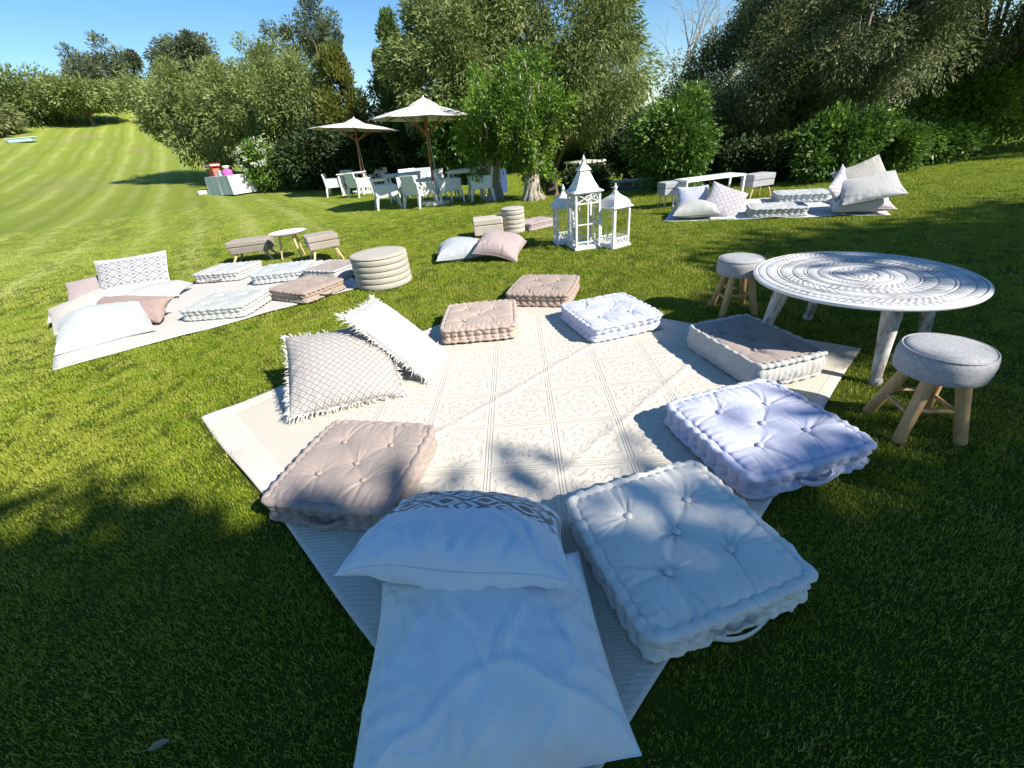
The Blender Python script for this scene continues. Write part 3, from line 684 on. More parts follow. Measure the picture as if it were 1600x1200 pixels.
mb = MB(); mb.lathe([(.001, -.006), (.011, -.004), (.0145, .001), (.0125, .006), (.006, .009), (.001, .0095)], 16); BUTTON = mb.mesh('button', True)
def strap_mesh(L=.19, drop=.026, w=.024):
    V = []; F = []; n = 12
    for k in range(n+1):
        t = k/n; x = (t-.5)*L; b = math.sin(math.pi*t)
        for dz in (-.5, .5):
            for dy in (0, 1): V.append((x, -(.012+.016*b**.8+dy*.003), -drop*b+dz*w))
    for k in range(n):
        a = 4*k; F += [(a, a+4, a+5, a+1), (a+2, a+3, a+7, a+6), (a, a+2, a+6, a+4), (a+1, a+5, a+7, a+3)]
    me = bpy.data.meshes.new('handle'); me.from_pydata(V, [], F); me.polygons.foreach_set('use_smooth', [True]*len(F)); return me
STRAP = strap_mesh()

CUSH = [cushion_meshes(1, n=110), cushion_meshes(2, n=110), cushion_meshes(3, n=110), cushion_meshes(4, n=48, quilt=False, h=.14, puff=.02), cushion_meshes(5, n=40), cushion_meshes(6, s=.66, n=40)]
def floor_cushion(label, k, c, yaw, m, side=None, roll=None, z=.018, tilt=(0, 0), sides=(0,), group=None, buttons=True, sc=(1, 1, 1)):
    """yaw in degrees; sides lists which faces carry a strap handle (0 front, 1 right, 2 back, 3 left)"""
    d = CUSH[k]
    Mx = Matrix.Translation((c[0], c[1], z)) @ Matrix.Rotation(R_(yaw), 4, 'Z') @ Matrix.Rotation(R_(tilt[0]), 4, 'X') @ Matrix.Rotation(R_(tilt[1]), 4, 'Y') @ Matrix.Diagonal((*sc, 1))
    t = thing('floor_cushion', label, 'floor cushion', M=Mx, group=group)
    obj('top_cover', d['body'], m, t); obj('side_band', d['band'], side or m, t); obj('piping', d['top'], roll or m, t); obj('piping', d['low'], roll or m, t)
    if buttons:
        for p in d['spots']: obj('button', BUTTON, m, t, p)
    for q in sides:
        h = obj('handle', STRAP, m, t); h.matrix_local = Matrix.Rotation(q*math.pi/2, 4, 'Z') @ Matrix.Translation((0, -d['s']/2-.004, d['h']*.62))
    return t

G8 = 'floor cushions around the near rug'
floor_cushion('pale blue-grey tufted floor cushion in the shaded foreground beside two stacked pillows', 0, (.505, .947), 14.3, PALEBLUE, group=G8, sides=(0,))
floor_cushion('lavender-white tufted floor cushion between the pale blue-grey one and the nearer stool', 1, (1.10, 1.49), 12.7, LAV, group=G8, sides=(0,), sc=(1.06, 1.03, 1.0))
floor_cushion('taupe tufted floor cushion half in shade on the left of the near rug', 2, (-.745, 1.515), -13.8, TAUPE, group=G8, sides=(0,))
floor_cushion('pale rose tufted floor cushion at the back of the near rug by the fringed pillow', 0, (-.2, 3.215), -2, ROSE, group=G8, sides=())
floor_cushion('brownish rose tufted floor cushion at the farthest corner of the near rug', 1, (.39, 3.82), -20.5, BROSE, group=G8, sides=())
floor_cushion('lavender-white tufted floor cushion at the back right of the near rug', 2, (.80, 3.035), 15, LAV, group=G8, sides=())
floor_cushion('taupe-topped floor cushion with plain white sides in the shadow of the round table', 3, (1.47, 2.25), -78, TAUPE, WHITE, WHITE, group=G8, sides=(), sc=(1.10, .78, 1.0))

# ------------------------------------------------------------------ pillows: cloth sheets inflated, then settled
def apillow(w, h, T, n=44, seed=0, low=1.0, pinch=.07, wr=.006, power=.5, folds=40):
    """stuffed cover: two cloth faces meeting in a seam, edges drawn in between the corners, pleats running in from the seam"""
    rg = np.random.default_rng(seed); m = max(12, int(n*h/w))
    a = np.sin(np.linspace(-1, 1, n)*math.pi/2*.86)/math.sin(math.pi/2*.86); b = np.sin(np.linspace(-1, 1, m)*math.pi/2*.86)/math.sin(math.pi/2*.86)
    u, v = np.meshgrid(a, b, indexing='ij')
    prof = np.clip((1-np.abs(u)**2.3)*(1-np.abs(v)**2.3), 0, 1)**power
    px, py = pinch*(.8+.5*rg.random()), pinch*(.8+.5*rg.random()); ks = rg.normal(size=4)*.012
    x = w/2*u*(1-px*(1-v**2)*np.abs(u)**3)+ks[0]*np.sin(3*v)*np.abs(u)*w; y = h/2*v*(1-py*(1-u**2)*np.abs(v)**3)+ks[1]*np.sin(3*u+1)*np.abs(v)*h
    e = np.minimum((1-np.abs(u))*w/2, (1-np.abs(v))*h/2); fade = np.clip(e/.018, 0, 1)
    def pleats(k):
        dz = np.zeros_like(u)
        for _ in range(folds):
            w0 = rg.integers(0, 4); al, ac, L = ((u, v, w), (-u, v, w), (v, u, h), (-v, u, h))[w0]
            p0 = rg.random()*2-1; d = (1-al)*L/2; sl = rg.normal()*.35-.25*p0
            ln = (.04+.10*rg.random()); q = (ac-p0-sl*(1-al)+.04*np.sin(d*30+k)); wd = .016+.035*rg.random()
            dz += 1.5*wr*(.4+.9*rg.random())*rg.choice([1, 1, -1])*np.exp(-(q/wd)**2)*np.exp(-(d/ln)**1.5)
        for sx in (-1, 1):
            for sy in (-1, 1):
                for _ in range(3):
                    ang = math.atan2(sy, sx)+rg.normal()*.28; c, s_ = math.cos(ang), math.sin(ang); du, dv = u-sx*1.0, v-sy*1.0
                    q = -du*s_+dv*c; p = -(du*c+dv*s_); dz += wr*1.3*rg.choice([1, -1])*np.exp(-(q/(.04+.10*np.clip(p, 0, 1)))**2)*np.exp(-(p/(.3+.3*rg.random()))**2)
        lo = np.sin(u*2.3+rg.random()*6)*np.sin(v*2.1+rg.random()*6)+.5*np.sin(u*4.1+v*2.2+rg.random()*6)
        return dz+T*.06*lo
    lift = .006*np.sin(u*3+rg.random()*6)*np.sin(v*2.6+rg.random()*6)
    zt = T*prof+pleats(1)*fade*np.minimum(1, prof*2.2)+lift; zb = -T*low*prof-pleats(2)*fade*low*np.minimum(1, prof*2.2)+lift
    Tn = np.arange(n*m).reshape(n, m); Bn = Tn.copy(); Bn[1:-1, 1:-1] = n*m+np.arange((n-2)*(m-2)).reshape(n-2, m-2)
    X_ = np.concatenate([np.stack([x, y, zt], -1).reshape(-1, 3), np.stack([x, y, zb], -1)[1:-1, 1:-1].reshape(-1, 3)])
    U_, V_ = (u+1)/2, (v+1)/2
    uv = np.concatenate([np.stack([U_, V_], -1).reshape(-1, 2), np.stack([U_+2, V_], -1)[1:-1, 1:-1].reshape(-1, 2)])
    F = [np.stack([Tn[:-1, :-1], Tn[1:, :-1], Tn[1:, 1:], Tn[:-1, 1:]], -1).reshape(-1, 4), np.stack([Bn[:-1, :-1], Bn[:-1, 1:], Bn[1:, 1:], Bn[1:, :-1]], -1).reshape(-1, 4)]
    ring = np.concatenate([Tn[:, 0], Tn[-1, 1:], Tn[-2::-1, -1], Tn[0, -2:0:-1]])
    return X_, F, uv, ring

def settle(res, floor=0.0):
    x, F, uv, ring = res; x = x.copy(); x[:, 2] -= x[:, 2].min()-floor; return x, F, uv, ring
def bend(res, fn):
    x, F, uv, ring = res; x = x.copy(); x[:, 2] += fn(x[:, 0], x[:, 1]); return x, F, uv, ring

def pillow_mesh(res, name='cover'):
    x, F, uv, ring = res; return np_mesh(name, x, F, uv)
def seam_mesh(res, r=.0035, M=None):
    x, F, uv, ring = res; mb = MB(); p = [tuple(x[i]) for i in ring]; p.append(p[0]); mb.path(p, r, 6, cap=False); return mb.mesh('seam', True)
def fringe_mesh(res, L=.035, step=.006, seed=0, sides=(0, 1, 2, 3)):
    rg = np.random.default_rng(seed); x, F, uv, ring = res; c = x.mean(0); p = x[ring]; V = []; Fa = []
    for k in range(len(p)):
        a, b = p[k], p[(k+1) % len(p)]; e = b-a; le = np.linalg.norm(e); n = max(1, int(le/step))
        for q in range(n):
            s = a+e*((q+rg.random())/n); o = s-c; o /= np.linalg.norm(o); d = o+rg.normal(size=3)*.45; d /= np.linalg.norm(d)
            l = L*(.6+.7*rg.random()); w = np.cross(d, rg.normal(size=3)); w = w/np.linalg.norm(w)*.0022
            m1 = s+d*l*.5; t2 = s+d*l*.9+np.array([0, 0, -.25*l])+rg.normal(size=3)*.1*l; i = len(V)
            V += [s-w, s+w, m1+w, m1-w, t2]; Fa += [(i, i+1, i+2, i+3), (i+3, i+2, i+4)]
    me = bpy.data.meshes.new('fringe'); me.from_pydata([tuple(v) for v in V], [], Fa); return me

def subs(o, lv=1):
    s = o.modifiers.new('smooth', 'SUBSURF'); s.levels = lv; s.render_levels = lv; return o

def pillow_obj(label, me, m, M=None, seam=None, seam_m=None, group=None, cat='pillow', fr=None, name='pillow'):
    t = thing(name, label, cat, M=M if M is not None else Matrix.Identity(4), group=group)
    subs(obj('cover', me, m, t))
    if seam is not None: obj('seam', seam, seam_m or m, t)
    if fr is not None: f = obj('fringe', fr, FRINGE, t); f['kind'] = 'stuff'
    return t

def crinkle(res, folds, seed=0):
    """press soft folds (u, v, angle, length, width, height) into the upper cloth"""
    x, F, uv, ring = res; x = x.copy(); top = uv[:, 0] < 1.5; u, v = uv[:, 0], uv[:, 1]; e = np.clip(np.minimum(np.minimum(u, 1-u), np.minimum(v, 1-v))/.05, 0, 1)
    rg = np.random.default_rng(seed)
    for (a, b, ang, ln, wd, h) in folds:
        c, s_ = math.cos(R_(ang)), math.sin(R_(ang)); p = (u-a)*c+(v-b)*s_; q = -(u-a)*s_+(v-b)*c+.03*np.sin(p*14+a*9)
        x[:, 2] += np.where(top, h*np.exp(-(p/ln)**4)*(np.exp(-(q/wd)**2)-.6*np.exp(-((q-1.7*wd)/wd)**2))*e, 0)
    return x, F, uv, ring
def rand_folds(seed, n, hmax, lo=.0):
    rg = np.random.default_rng(seed); out = []
    for _ in range(n):
        a, b = rg.random(), rg.random()*(1-lo)+lo; d = math.degrees(math.atan2(b-.5, a-.5)); out.append((a, b, d+rg.normal()*22, .08+.12*rg.random(), .014+.014*rg.random(), hmax*(.4+.6*rg.random())))
    return out

def rebase(res, c):
    x, F, uv, ring = res; return (x-np.array(c), F, uv, ring)

def np4(M): return np.array(M)

def diamond_mat(name, base, ink, n=9.0, band=None, stripe=None):
    """nested diamonds woven in a lattice over the front cloth; band limits them to a strip of the cover"""
    t = Mat(name, base, .9, .15); s = t.n.new('ShaderNodeSeparateXYZ'); t.l.new(t.coord('UV'), s.inputs[0]); u, v = X(t.nt, s.outputs[0]), X(t.nt, s.outputs[1])
    a = (u+v)*n*.7; b = (u-v)*n*.7; ca = (a+20).fract()-.5; cb = (b+20).fract()-.5; q = ca.abs().max(cb.abs())
    alt = ((a+20).op('FLOOR')+(b+20).op('FLOOR')); alt = ((alt*.5).fract())*2
    lines = q.ss(.385, .42)
    ringm = q.ss(.14, .17)-q.ss(.24, .27); dot = 1-q.ss(.10, .14)
    solid = 1-q.ss(.22, .25)
    f = lines+ringm*(1-alt)+(dot*alt if band is None else solid*alt)
    w = t.noise(500, 2, .6)
    front = (u < 1.5)
    f = f.clamp()*front
    if band is not None: f = f*(v > band[0])*(v < band[1])
    c = t.mix(f, base, ink); t.color(t.mix(w*.25, c, tuple(k*.8 for k in base))); t.bump(f*.6+w*.5, .3, .002); return t.m
GEO = diamond_mat('grey_diamond_weave', (.47, .45, .435), (.20, .18, .17), 21)
GEO2 = diamond_mat('bold_grey_diamond_weave', (.47, .465, .46), (.17, .17, .20), 8, band=(.22, .86))
BANDM = diamond_mat('pale_blue_with_taupe_diamond_band', (.70, .76, .82), (.22, .18, .14), 7.0, band=(.38, .82))
GEO3 = diamond_mat('faded_diamond_weave', (.50, .49, .50), (.25, .23, .28), 9)

G9 = 'pillows around the near rug'
Rx = lambda a: Matrix.Rotation(R_(a), 4, 'X'); Ry = lambda a: Matrix.Rotation(R_(a), 4, 'Y'); Rz = lambda a: Matrix.Rotation(R_(a), 4, 'Z'); Tr = lambda *a: Matrix.Translation(a)
r1 = settle(apillow(.67, .56, .175, 84, 1, low=.36, pinch=.045, wr=.0085, power=.52, folds=120), .018)
o1 = (-.146, .640, 0)
r1 = crinkle(r1, [(.62, .42, 80, .16, .022, .010), (.55, .40, 95, .14, .018, .008), (.80, .45, 120, .2, .02, .009), (.35, .22, 25, .2, .022, .010), (.72, .24, -20, .2, .02, .010), (.08, .35, 85, .2, .015, .007), (.90, .30, 110, .2, .018, .009), (.5, .12, 85, .1, .02, .010), (.2, .55, 70, .12, .02, .005)]+rand_folds(3, 14, .006))
pillow_obj('large pale blue pillow lying flat at the bottom of the shaded foreground', pillow_mesh(r1), SKYPALE, Tr(*o1) @ Rz(4), seam_mesh(r1, .0028), group=G9)
r2 = bend(apillow(.665, .50, .118, 84, 2, low=.95, pinch=.06, wr=.0075, power=.46, folds=90), lambda x, y: -.035*np.clip((np.abs(x)-.12)/.22, 0, 1)**2-.02*np.clip(x/.35, -1, 1))
o2 = (-.205, .965, .205)
r2 = crinkle(r2, [(.12, .35, 60, .16, .02, .007), (.80, .28, 130, .16, .022, .009), (.45, .12, 85, .08, .02, .006), (.3, .1, 80, .08, .016, .006), (.65, .1, 95, .08, .016, .006), (.5, .42, 20, .18, .03, .005)]+rand_folds(5, 16, .006))
pillow_obj('pale blue pillow with a taupe diamond band propped on the large pale blue pillow', pillow_mesh(r2), BANDM, Tr(*o2) @ Rz(-5) @ Rx(-28), seam_mesh(r2, .0035), SKYPALE, group=G9)
# prototypes: inflated free (stand or lean), settled on the floor, and a long lumbar one
pf = apillow(.58, .58, .070, 40, 3, wr=.005)
pg = settle(apillow(.62, .62, .115, 40, 4, low=.40, wr=.008, folds=54)); pg2 = settle(apillow(.62, .62, .125, 40, 5, low=.40, wr=.009, folds=60))
pl = apillow(.74, .42, .075, 44, 6, wr=.006)
PF, PG, PG2, PL = [pillow_mesh(q) for q in (pf, pg, pg2, pl)]; SF, SG, SG2, SL = [seam_mesh(q, .004) for q in (pf, pg, pg2, pl)]
FR1 = fringe_mesh(pf, .040, .0030, 1)
# near rug: patterned fringed pillow leaning back, white fringed pillow resting on it
def lean(c, x, y): return basis(c, x, y)
pillow_obj('white and grey diamond patterned pillow with fringed edges, left on the near rug', PF, GEO, lean((-1.05, 2.40, .185), (.62, .20, -.04), (-.25, .50, .29)) @ Matrix.Diagonal((1.12, 1.06, 1.55, 1)), group=G9, fr=FR1)
pillow_obj('white fringed pillow leaning behind the diamond patterned fringed pillow', PF, WHITE, lean((-.72, 2.66, .225), (.18, .92, -.08), (-.42, .2, .40)) @ Matrix.Diagonal((.80, 1.16, 1.15, 1)), group=G9, fr=FR1)
D4 = lambda a, b=1.0, c=1.0: Matrix.Diagonal((a, b, c, 1))
# left rug
G10 = 'pillows piled on the left rug'
pillow_obj('pale ice-blue pillow lying at the near left corner of the white rug', PG2, ICE, Tr(-3.86, 4.00, .02) @ Rz(33) @ Rx(14) @ D4(1.20, .90, 1.5), SG2, group=G10)
pillow_obj('dusky pink long pillow behind the ice-blue pillow', PL, PINK, basis((-3.86, 4.36, .15), (1.05, -.22, -.04), (-.08, .36, .20)) @ D4(1.18, .78, 1.3), SL, group=G10)
pillow_obj('white pillow standing at the left end of the dusky pink pillow', PF, OFFWHITE, basis((-4.50, 4.47, .14), (.40, .22, .10), (-.25, .36, .22)) @ D4(.90, .8, 1.0), SF, group=G10)
pillow_obj('pale pink pillow at the back left of the white rug', PF, PALEPINK, basis((-5.20, 5.52, .13), (.50, .28, .04), (-.2, .35, .2)) @ D4(.95, .9, 1.0), SF, group=G10)
pillow_obj('white pillow with bold grey diamonds leaning up at the back of the white rug', PF, GEO2, basis((-4.60, 5.50, .255), (.74, .30, .0), (-.22, .30, .33)) @ D4(1.32, 1.05, 1.15), SF, group=G10)
pillow_obj('plump white pillow in front of the bold grey diamond pillow', PG, WHITE, Tr(-4.22, 5.28, .02) @ Rz(10) @ Rx(5) @ D4(.98, .70, .95), SG, group=G10)
pillow_obj('white pillow peeking out behind the dusky pink and pale pink pillows', PG, WHITE, Tr(-4.80, 4.83, .02) @ Rz(40) @ D4(.95, .8, 1.0), SG, group=G10)
G11 = 'floor cushions on the left rug'
floor_cushion('white tufted floor cushion left of the others at the back of the white rug', 4, (-3.74, 6.02), -7, WHITE, group=G11, sc=(1.15, 1, 1))
floor_cushion('ice-blue and white tufted floor cushion before the small square ottoman', 4, (-2.82, 5.66), 3, ICE, group=G11, sc=(1.1, 1, 1), sides=())
floor_cushion('rose-topped floor cushion with white sides half shaded by the drum', 3, (-2.10, 5.42), -26, TAUPE, WHITE, WHITE, group=G11, sides=(), sc=(.95, .85, .9))
floor_cushion('pink tufted floor cushion on the right corner of the white rug near the large drum', 4, (-2.17, 4.72), -33, BROSE, group=G11, sides=(1,), sc=(1.1, .95, 1))
floor_cushion('grey-white tufted floor cushion in the middle of the white rug', 4, (-2.90, 4.42), -4, GREYW, group=G11, sides=(), sc=(1.15, 1, 1))
# middle of the lawn
floor_cushion('pale pink tufted floor cushion on the grass right of the small drum', 4, (.66, 7.38), 32, PALEPINK, group='floor cushions lying on the open lawn', sides=(), z=.0, sc=(.95, .75, 1.0))
G12 = 'pillows dropped on the open lawn'
pillow_obj('silvery grey satin pillow lying on the open lawn', PG2, SILVER, Tr(-.50, 5.80, .0) @ Rz(3) @ Rx(4) @ D4(1.04, .92, 1.35), SG2, group=G12)
pillow_obj('pale pink pillow propped on the silvery grey pillow on the lawn', PG, PALEPINK, Tr(.02, 5.58, .07) @ Rz(-14) @ Ry(13) @ Rx(14) @ D4(.94, .9, 1.4), SG, group=G12)
# far right rug
G13 = 'pillows piled on the far right rug'
pillow_obj('white pillow lying at the left corner of the far right rug', PG2, WHITE, Tr(3.10, 6.82, .02) @ Rz(-20) @ D4(1.08, .85, 1.3), SG2, group=G13)
pillow_obj('white pillow standing upright behind the pillow at the left corner of the far right rug', PF, LAV, basis((3.16, 7.12, .22), (.9, -.32, .02), (.05, .2, .5)) @ D4(.8, .72, .9), SF, group=G13)
pillow_obj('white pillow with faded diamonds slumped against the upright white pillow', PF, GEO3, basis((3.52, 6.80, .19), (.58, -.30, -.25), (.12, .40, .50)) @ D4(.95, .92, 1.1), SF, group=G13)
pillow_obj('blush pillow at the bottom of the big pile on the far right rug', PG, fabric('blush_cotton', (.66, .57, .57)).m, Tr(5.03, 6.03, .02) @ Rz(-22) @ Rx(3) @ D4(1.15, .9, 1.6), SG, group=G13)
pillow_obj('large faded patterned pillow leaning at the left of the big pile', PF, GEO3, basis((4.90, 6.20, .28), (.62, .62, .30), (-.42, .05, .48)) @ D4(1.2, .85, 1.0), SF, group=G13)
pillow_obj('white pillow on top of the blush pillow in the big pile', PF, WHITE, basis((5.02, 5.92, .33), (.95, -.36, .16), (.16, .42, .22)) @ D4(1.18, .92, 1.15), SF, group=G13)
pillow_obj('topmost white pillow at the back of the big pile', PF, OFFWHITE, basis((5.12, 6.20, .40), (.72, -.15, .26), (-.1, .42, .40)) @ D4(1.0, .9, 1.0), SF, group=G13)
floor_cushion('white tufted floor cushion at the front of the far right rug', 4, (4.12, 6.42), -22, WHITE, group='floor cushions on the far right rug', sides=(), sc=(1.25, .9, 1))
floor_cushion('ice-blue tufted floor cushion at the back of the far right rug', 4, (5.05, 7.30), -22, ICE, group='floor cushions on the far right rug', sides=(), sc=(1.3, .9, 1.1))

# ------------------------------------------------------------------ round carved table
t = Mat('carved_whitewashed_wood', (.5, .5, .5), .55, .3); x, y, z = t.xyz(); r = (x*x+y*y).sqrt(); th = y.atan2(x)
def ringband(a, b, k, ph=0.0): return r.ss(a-.002, a+.002)*(1-r.ss(b-.002, b+.002))*((th*k+r*ph).sin()*.5+.5)
gro = None
for q in (.045, .082, .135, .150, .205, .262, .278, .335, .400, .418, .478, .520):
    s = 1-(r-q).abs().ss(.002, .006); gro = s if gro is None else gro+s
mot = ringband(.0, .045, 8, 90)+ringband(.05, .08, 18)+ringband(.085, .133, 22, 120)+ringband(.155, .20, 54, -160)+ringband(.21, .26, 48, 150)+ringband(.285, .33, 56)+ringband(.34, .395, 64, -170)+ringband(.424, .475, 90, 140)+ringband(.484, .515, 90)
mot2 = mot.ss(.35, .65)
wear = t.noise(7, 6, .65); fine = t.noise(70, 4, .6, stretch=(1, 6, 1))
wh = (wear*1.0+fine*.8-mot2*.22-gro*.22).ss(.36, .98)
t.color(t.mix(wh, (.12, .11, .115), (.66, .66, .66))); t.bump(1-mot2*.5-gro, .8, .006); t.bump(fine, .2, .004); CARVED = t.m
t = Mat('distressed_white_wood', (.5, .48, .45), .6, .25); n = t.noise(10, 6, .65, stretch=(2, 2, .6)); n2 = t.noise(60, 4, .6, stretch=(3, 3, .5))
t.color(t.mix((n*.7+n2*.3).ss(.36, .60), (.13, .105, .09), (.58, .56, .54))); t.bump(n2, .35, .004); DISTRESS = t.m
TX, TY, TR, TZ = 2.075, 2.32, .545, .47
tb = thing('round_table', 'low round table with a carved whitewashed mandala top on four tapered legs', 'table', (TX, TY, 0))
prof = [(.001, .44), (.40, .44), (TR-.03, .442), (TR-.004, .447), (TR, .455), (TR-.002, .463), (TR-.012, .468)]
for q in (.520, .478, .418, .400, .335, .278, .262, .205, .150, .135, .082, .045): prof += [(q+.006, .4695), (q, .4665), (q-.006, .4695)]
prof += [(.001, .4695)]
mb = MB(); mb.lathe(prof, 128); mb.build('tabletop', CARVED, tb, ang=35)
for a in (-104, -14, 76, 166):
    q = R_(a); mb = MB(); b = Vector((math.cos(q), math.sin(q), 0)); f, tp = b*.46, b*.375
    pts = [f, f+Vector((0, 0, .018)), f+(tp-f)*.06+Vector((0, 0, .03)), f+(tp-f)*.09+Vector((0, 0, .04)), f+(tp-f)*.5+Vector((0, 0, .22)), f+(tp-f)*.93+Vector((0, 0, .41)), tp+Vector((0, 0, .425)), tp+Vector((0, 0, .44))]
    mb.path(pts, [.026, .031, .030, .024, .034, .047, .058, .060], 18); mb.build('leg', DISTRESS, tb, ang=45)
    mb = MB(); mb.lathe([(.001, .425), (.085, .425), (.092, .432), (.092, .4395), (.001, .4395)], 24, tuple(tp)); mb.build('leg_block', DISTRESS, tb, ang=40)

# ------------------------------------------------------------------ stools
def stool(label, x, y, rz, lean=(0, 0)):
    t = thing('stool', label, 'stool', (x, y, 0), rz, 'round grey stools by the carved table')
    mb = MB(); R0 = .158
    mb.lathe([(.001, .300), (R0-.012, .300), (R0-.003, .306), (R0, .33), (R0+.002, .37), (R0-.002, .398), (R0-.012, .408)], 56); mb.build('seat_side', GREYFELT, t, ang=60)
    mb = MB(); mb.lathe([(R0-.011, .404), (R0-.016, .413), (R0-.04, .421), (.07, .426), (.001, .427)], 56); mb.build('seat_top', GREYFELT, t, ang=60)
    mb = MB(); mb.path([(math.cos(k/48*2*math.pi)*(R0-.009), math.sin(k/48*2*math.pi)*(R0-.009), .409) for k in range(49)], .004, 6, cap=False); mb.build('piping', GREYFELT, t, smooth=True)
    ft = []
    for k in range(4):
        a = k*math.pi/2; c, s = math.cos(a), math.sin(a); f = Vector((c*.170, s*.170, 0)); tp = Vector((c*.085, s*.085, .302))
        mb = MB(); mb.path([f, f+(tp-f)*.02, f+(tp-f)*.5, tp], [.020, .0235, .0245, .0265], 16); mb.build('leg', WOOD, t, ang=50); ft.append((f, tp))
    for k in range(4):
        h = .42 if k % 2 else .50; p = ft[k][0].lerp(ft[k][1], h); q = ft[(k+1) % 4][0].lerp(ft[(k+1) % 4][1], h)
        mb = MB(); mb.path([p, q], .0095, 10); mb.build('stretcher', WOOD, t, ang=50)
    return t
stool('grey felt stool in front of the carved table at the right edge', 1.835, 1.50, R_(33))
stool('grey felt stool behind the carved table, shaded', 1.79, 3.07, R_(38))

# ------------------------------------------------------------------ drums, ottomans, side table
def drum(label, x, y, r, h, m):
    t = thing('drum_pouf', label, 'pouf', (x, y, 0), 0, 'ribbed drum poufs')
    mb = MB(); n = 5; hh = (h-.035)/n*1.0
    for k in range(n):
        z0 = .004+k*hh; mb = MB()
        mb.lathe([(r-.020, z0), (r-.005, z0+.003), (r, z0+.012), (r+.002, z0+hh*.5), (r, z0+hh-.012), (r-.005, z0+hh-.003), (r-.020, z0+hh)], 72)
        mb.build('padded_ring', m, t, ang=70)
    mb = MB(); z0 = .004+n*hh; mb.lathe([(r-.02, z0), (r-.002, z0+.004), (r, z0+.012), (r-.005, z0+.022), (r-.03, z0+.029), (r*.5, z0+.033), (.001, z0+.034)], 72); mb.build('top_pad', m, t, ang=70)
    return t
drum('large sand coloured ribbed drum at the right end of the white rug', -1.35, 4.90, .312, .36, SAND)
drum('small ribbed drum beside the pale box ottoman on the lawn', .29, 7.17, .185, .38, SAND)

def ottoman(label, x, y, rz, w, d, z0, z1, leg, m, taper=1.0, lid=.55, group='beige ottomans with wooden legs', spl=.05):
    t = thing('ottoman', label, 'ottoman', (x, y, tz(x, y)), rz, group); zl = z0+(z1-z0)*lid
    mb = MB(); mb.box((0, 0, (z0+zl)/2), (w, d, zl-z0), taper=taper); bev(mb.build('box', m, t), .012, 3)
    mb = MB(); mb.box((0, 0, (zl+z1)/2+.002), (w+.008, d+.008, z1-zl-.004)); bev(mb.build('lid', m, t), .018, 3)
    for sx in (-1, 1):
        for sy in (-1, 1):
            mb = MB(); mb.path([(sx*(w/2-.05+spl), sy*(d/2-.05+spl*.7), 0), (sx*(w/2-.07)*taper, sy*(d/2-.06)*taper, z0+.005)], [leg*.62, leg], 12); mb.build('leg', WOODL, t, ang=50)
    return t
ottoman('wide beige lidded ottoman on splayed legs, left of the small round table', -3.86, 7.02, R_(8), .60, .36, .15, .33, .022, LINEN, .9)
ottoman('small square beige ottoman on splayed legs, right of the small round table', -2.55, 6.48, R_(28), .42, .40, .20, .38, .019, LINEN, .98)
ottoman('pale lidded box ottoman standing beside the small drum', -.12, 7.10, R_(2), .46, .36, .04, .28, .018, LINENW, 1.0, .6, spl=.02)
G14 = 'grey benches at the far right rug'
ottoman('grey bench half hidden by the white frame table and pillows', 3.16, 8.0, R_(8), .40, .28, .22, .42, .018, GREYFELT, 1.0, .5, group=G14, spl=.03)
ottoman('grey bench standing apart before the dark hedge', 4.72, 8.05, R_(14), .46, .30, .20, .40, .018, GREYFELT, 1.0, .5, group=G14, spl=.05)

t = thing('side_table', 'small white round tray table between the two beige ottomans', 'table', (-3.16, 6.86, 0))
mb = MB(); mb.lathe([(.001, .372), (.20, .372), (.255, .384), (.27, .402), (.266, .404), (.25, .392), (.20, .384), (.001, .382)], 48); mb.build('tabletop', WPAINT, t, ang=50)
for k in range(3):
    a = R_(75+120*k); mb = MB(); mb.path([(math.cos(a)*.21, math.sin(a)*.21, 0), (math.cos(a)*.13, math.sin(a)*.13, .375)], [.012, .017], 12); mb.build('leg', WOODL, t, ang=50)

# white metal frame table at the far right
t = thing('frame_table', 'white metal frame table with an open top behind the far right rug', 'table', (3.80, 7.95, tz(3.8, 7.95)), R_(10))
for sy in (-.18, .18):
    mb = MB(); mb.box((0, sy, .425), (1.10, .03, .03)); mb.build('top_rail', WPAINT, t)
for sx in (-.55, .55):
    mb = MB(); mb.box((sx, 0, .425), (.03, .39, .0295)); mb.build('top_rail', WPAINT, t)
    for sy in (-.18, .18): mb = MB(); mb.box((sx, sy, .205), (.029, .029, .41)); mb.build('leg', WPAINT, t)
mb = MB(); mb.box((0, 0, .443), (1.06, .36, .006)); mb.build('tabletop', WPAINT, t)

# ------------------------------------------------------------------ lanterns
GLASS = bpy.data.materials.new('lantern_glass'); GLASS.use_nodes = True; gn = GLASS.node_tree.nodes; gl = GLASS.node_tree.links
tb_ = gn.new('ShaderNodeBsdfTransparent'); gb_ = gn.new('ShaderNodeBsdfGlossy'); gb_.inputs['Roughness'].default_value = .02; mx = gn.new('ShaderNodeMixShader'); mx.inputs[0].default_value = .05
gl.new(tb_.outputs[0], mx.inputs[1]); gl.new(gb_.outputs[0], mx.inputs[2]); gl.new(mx.outputs[0], gn['Material Output'].inputs[0])

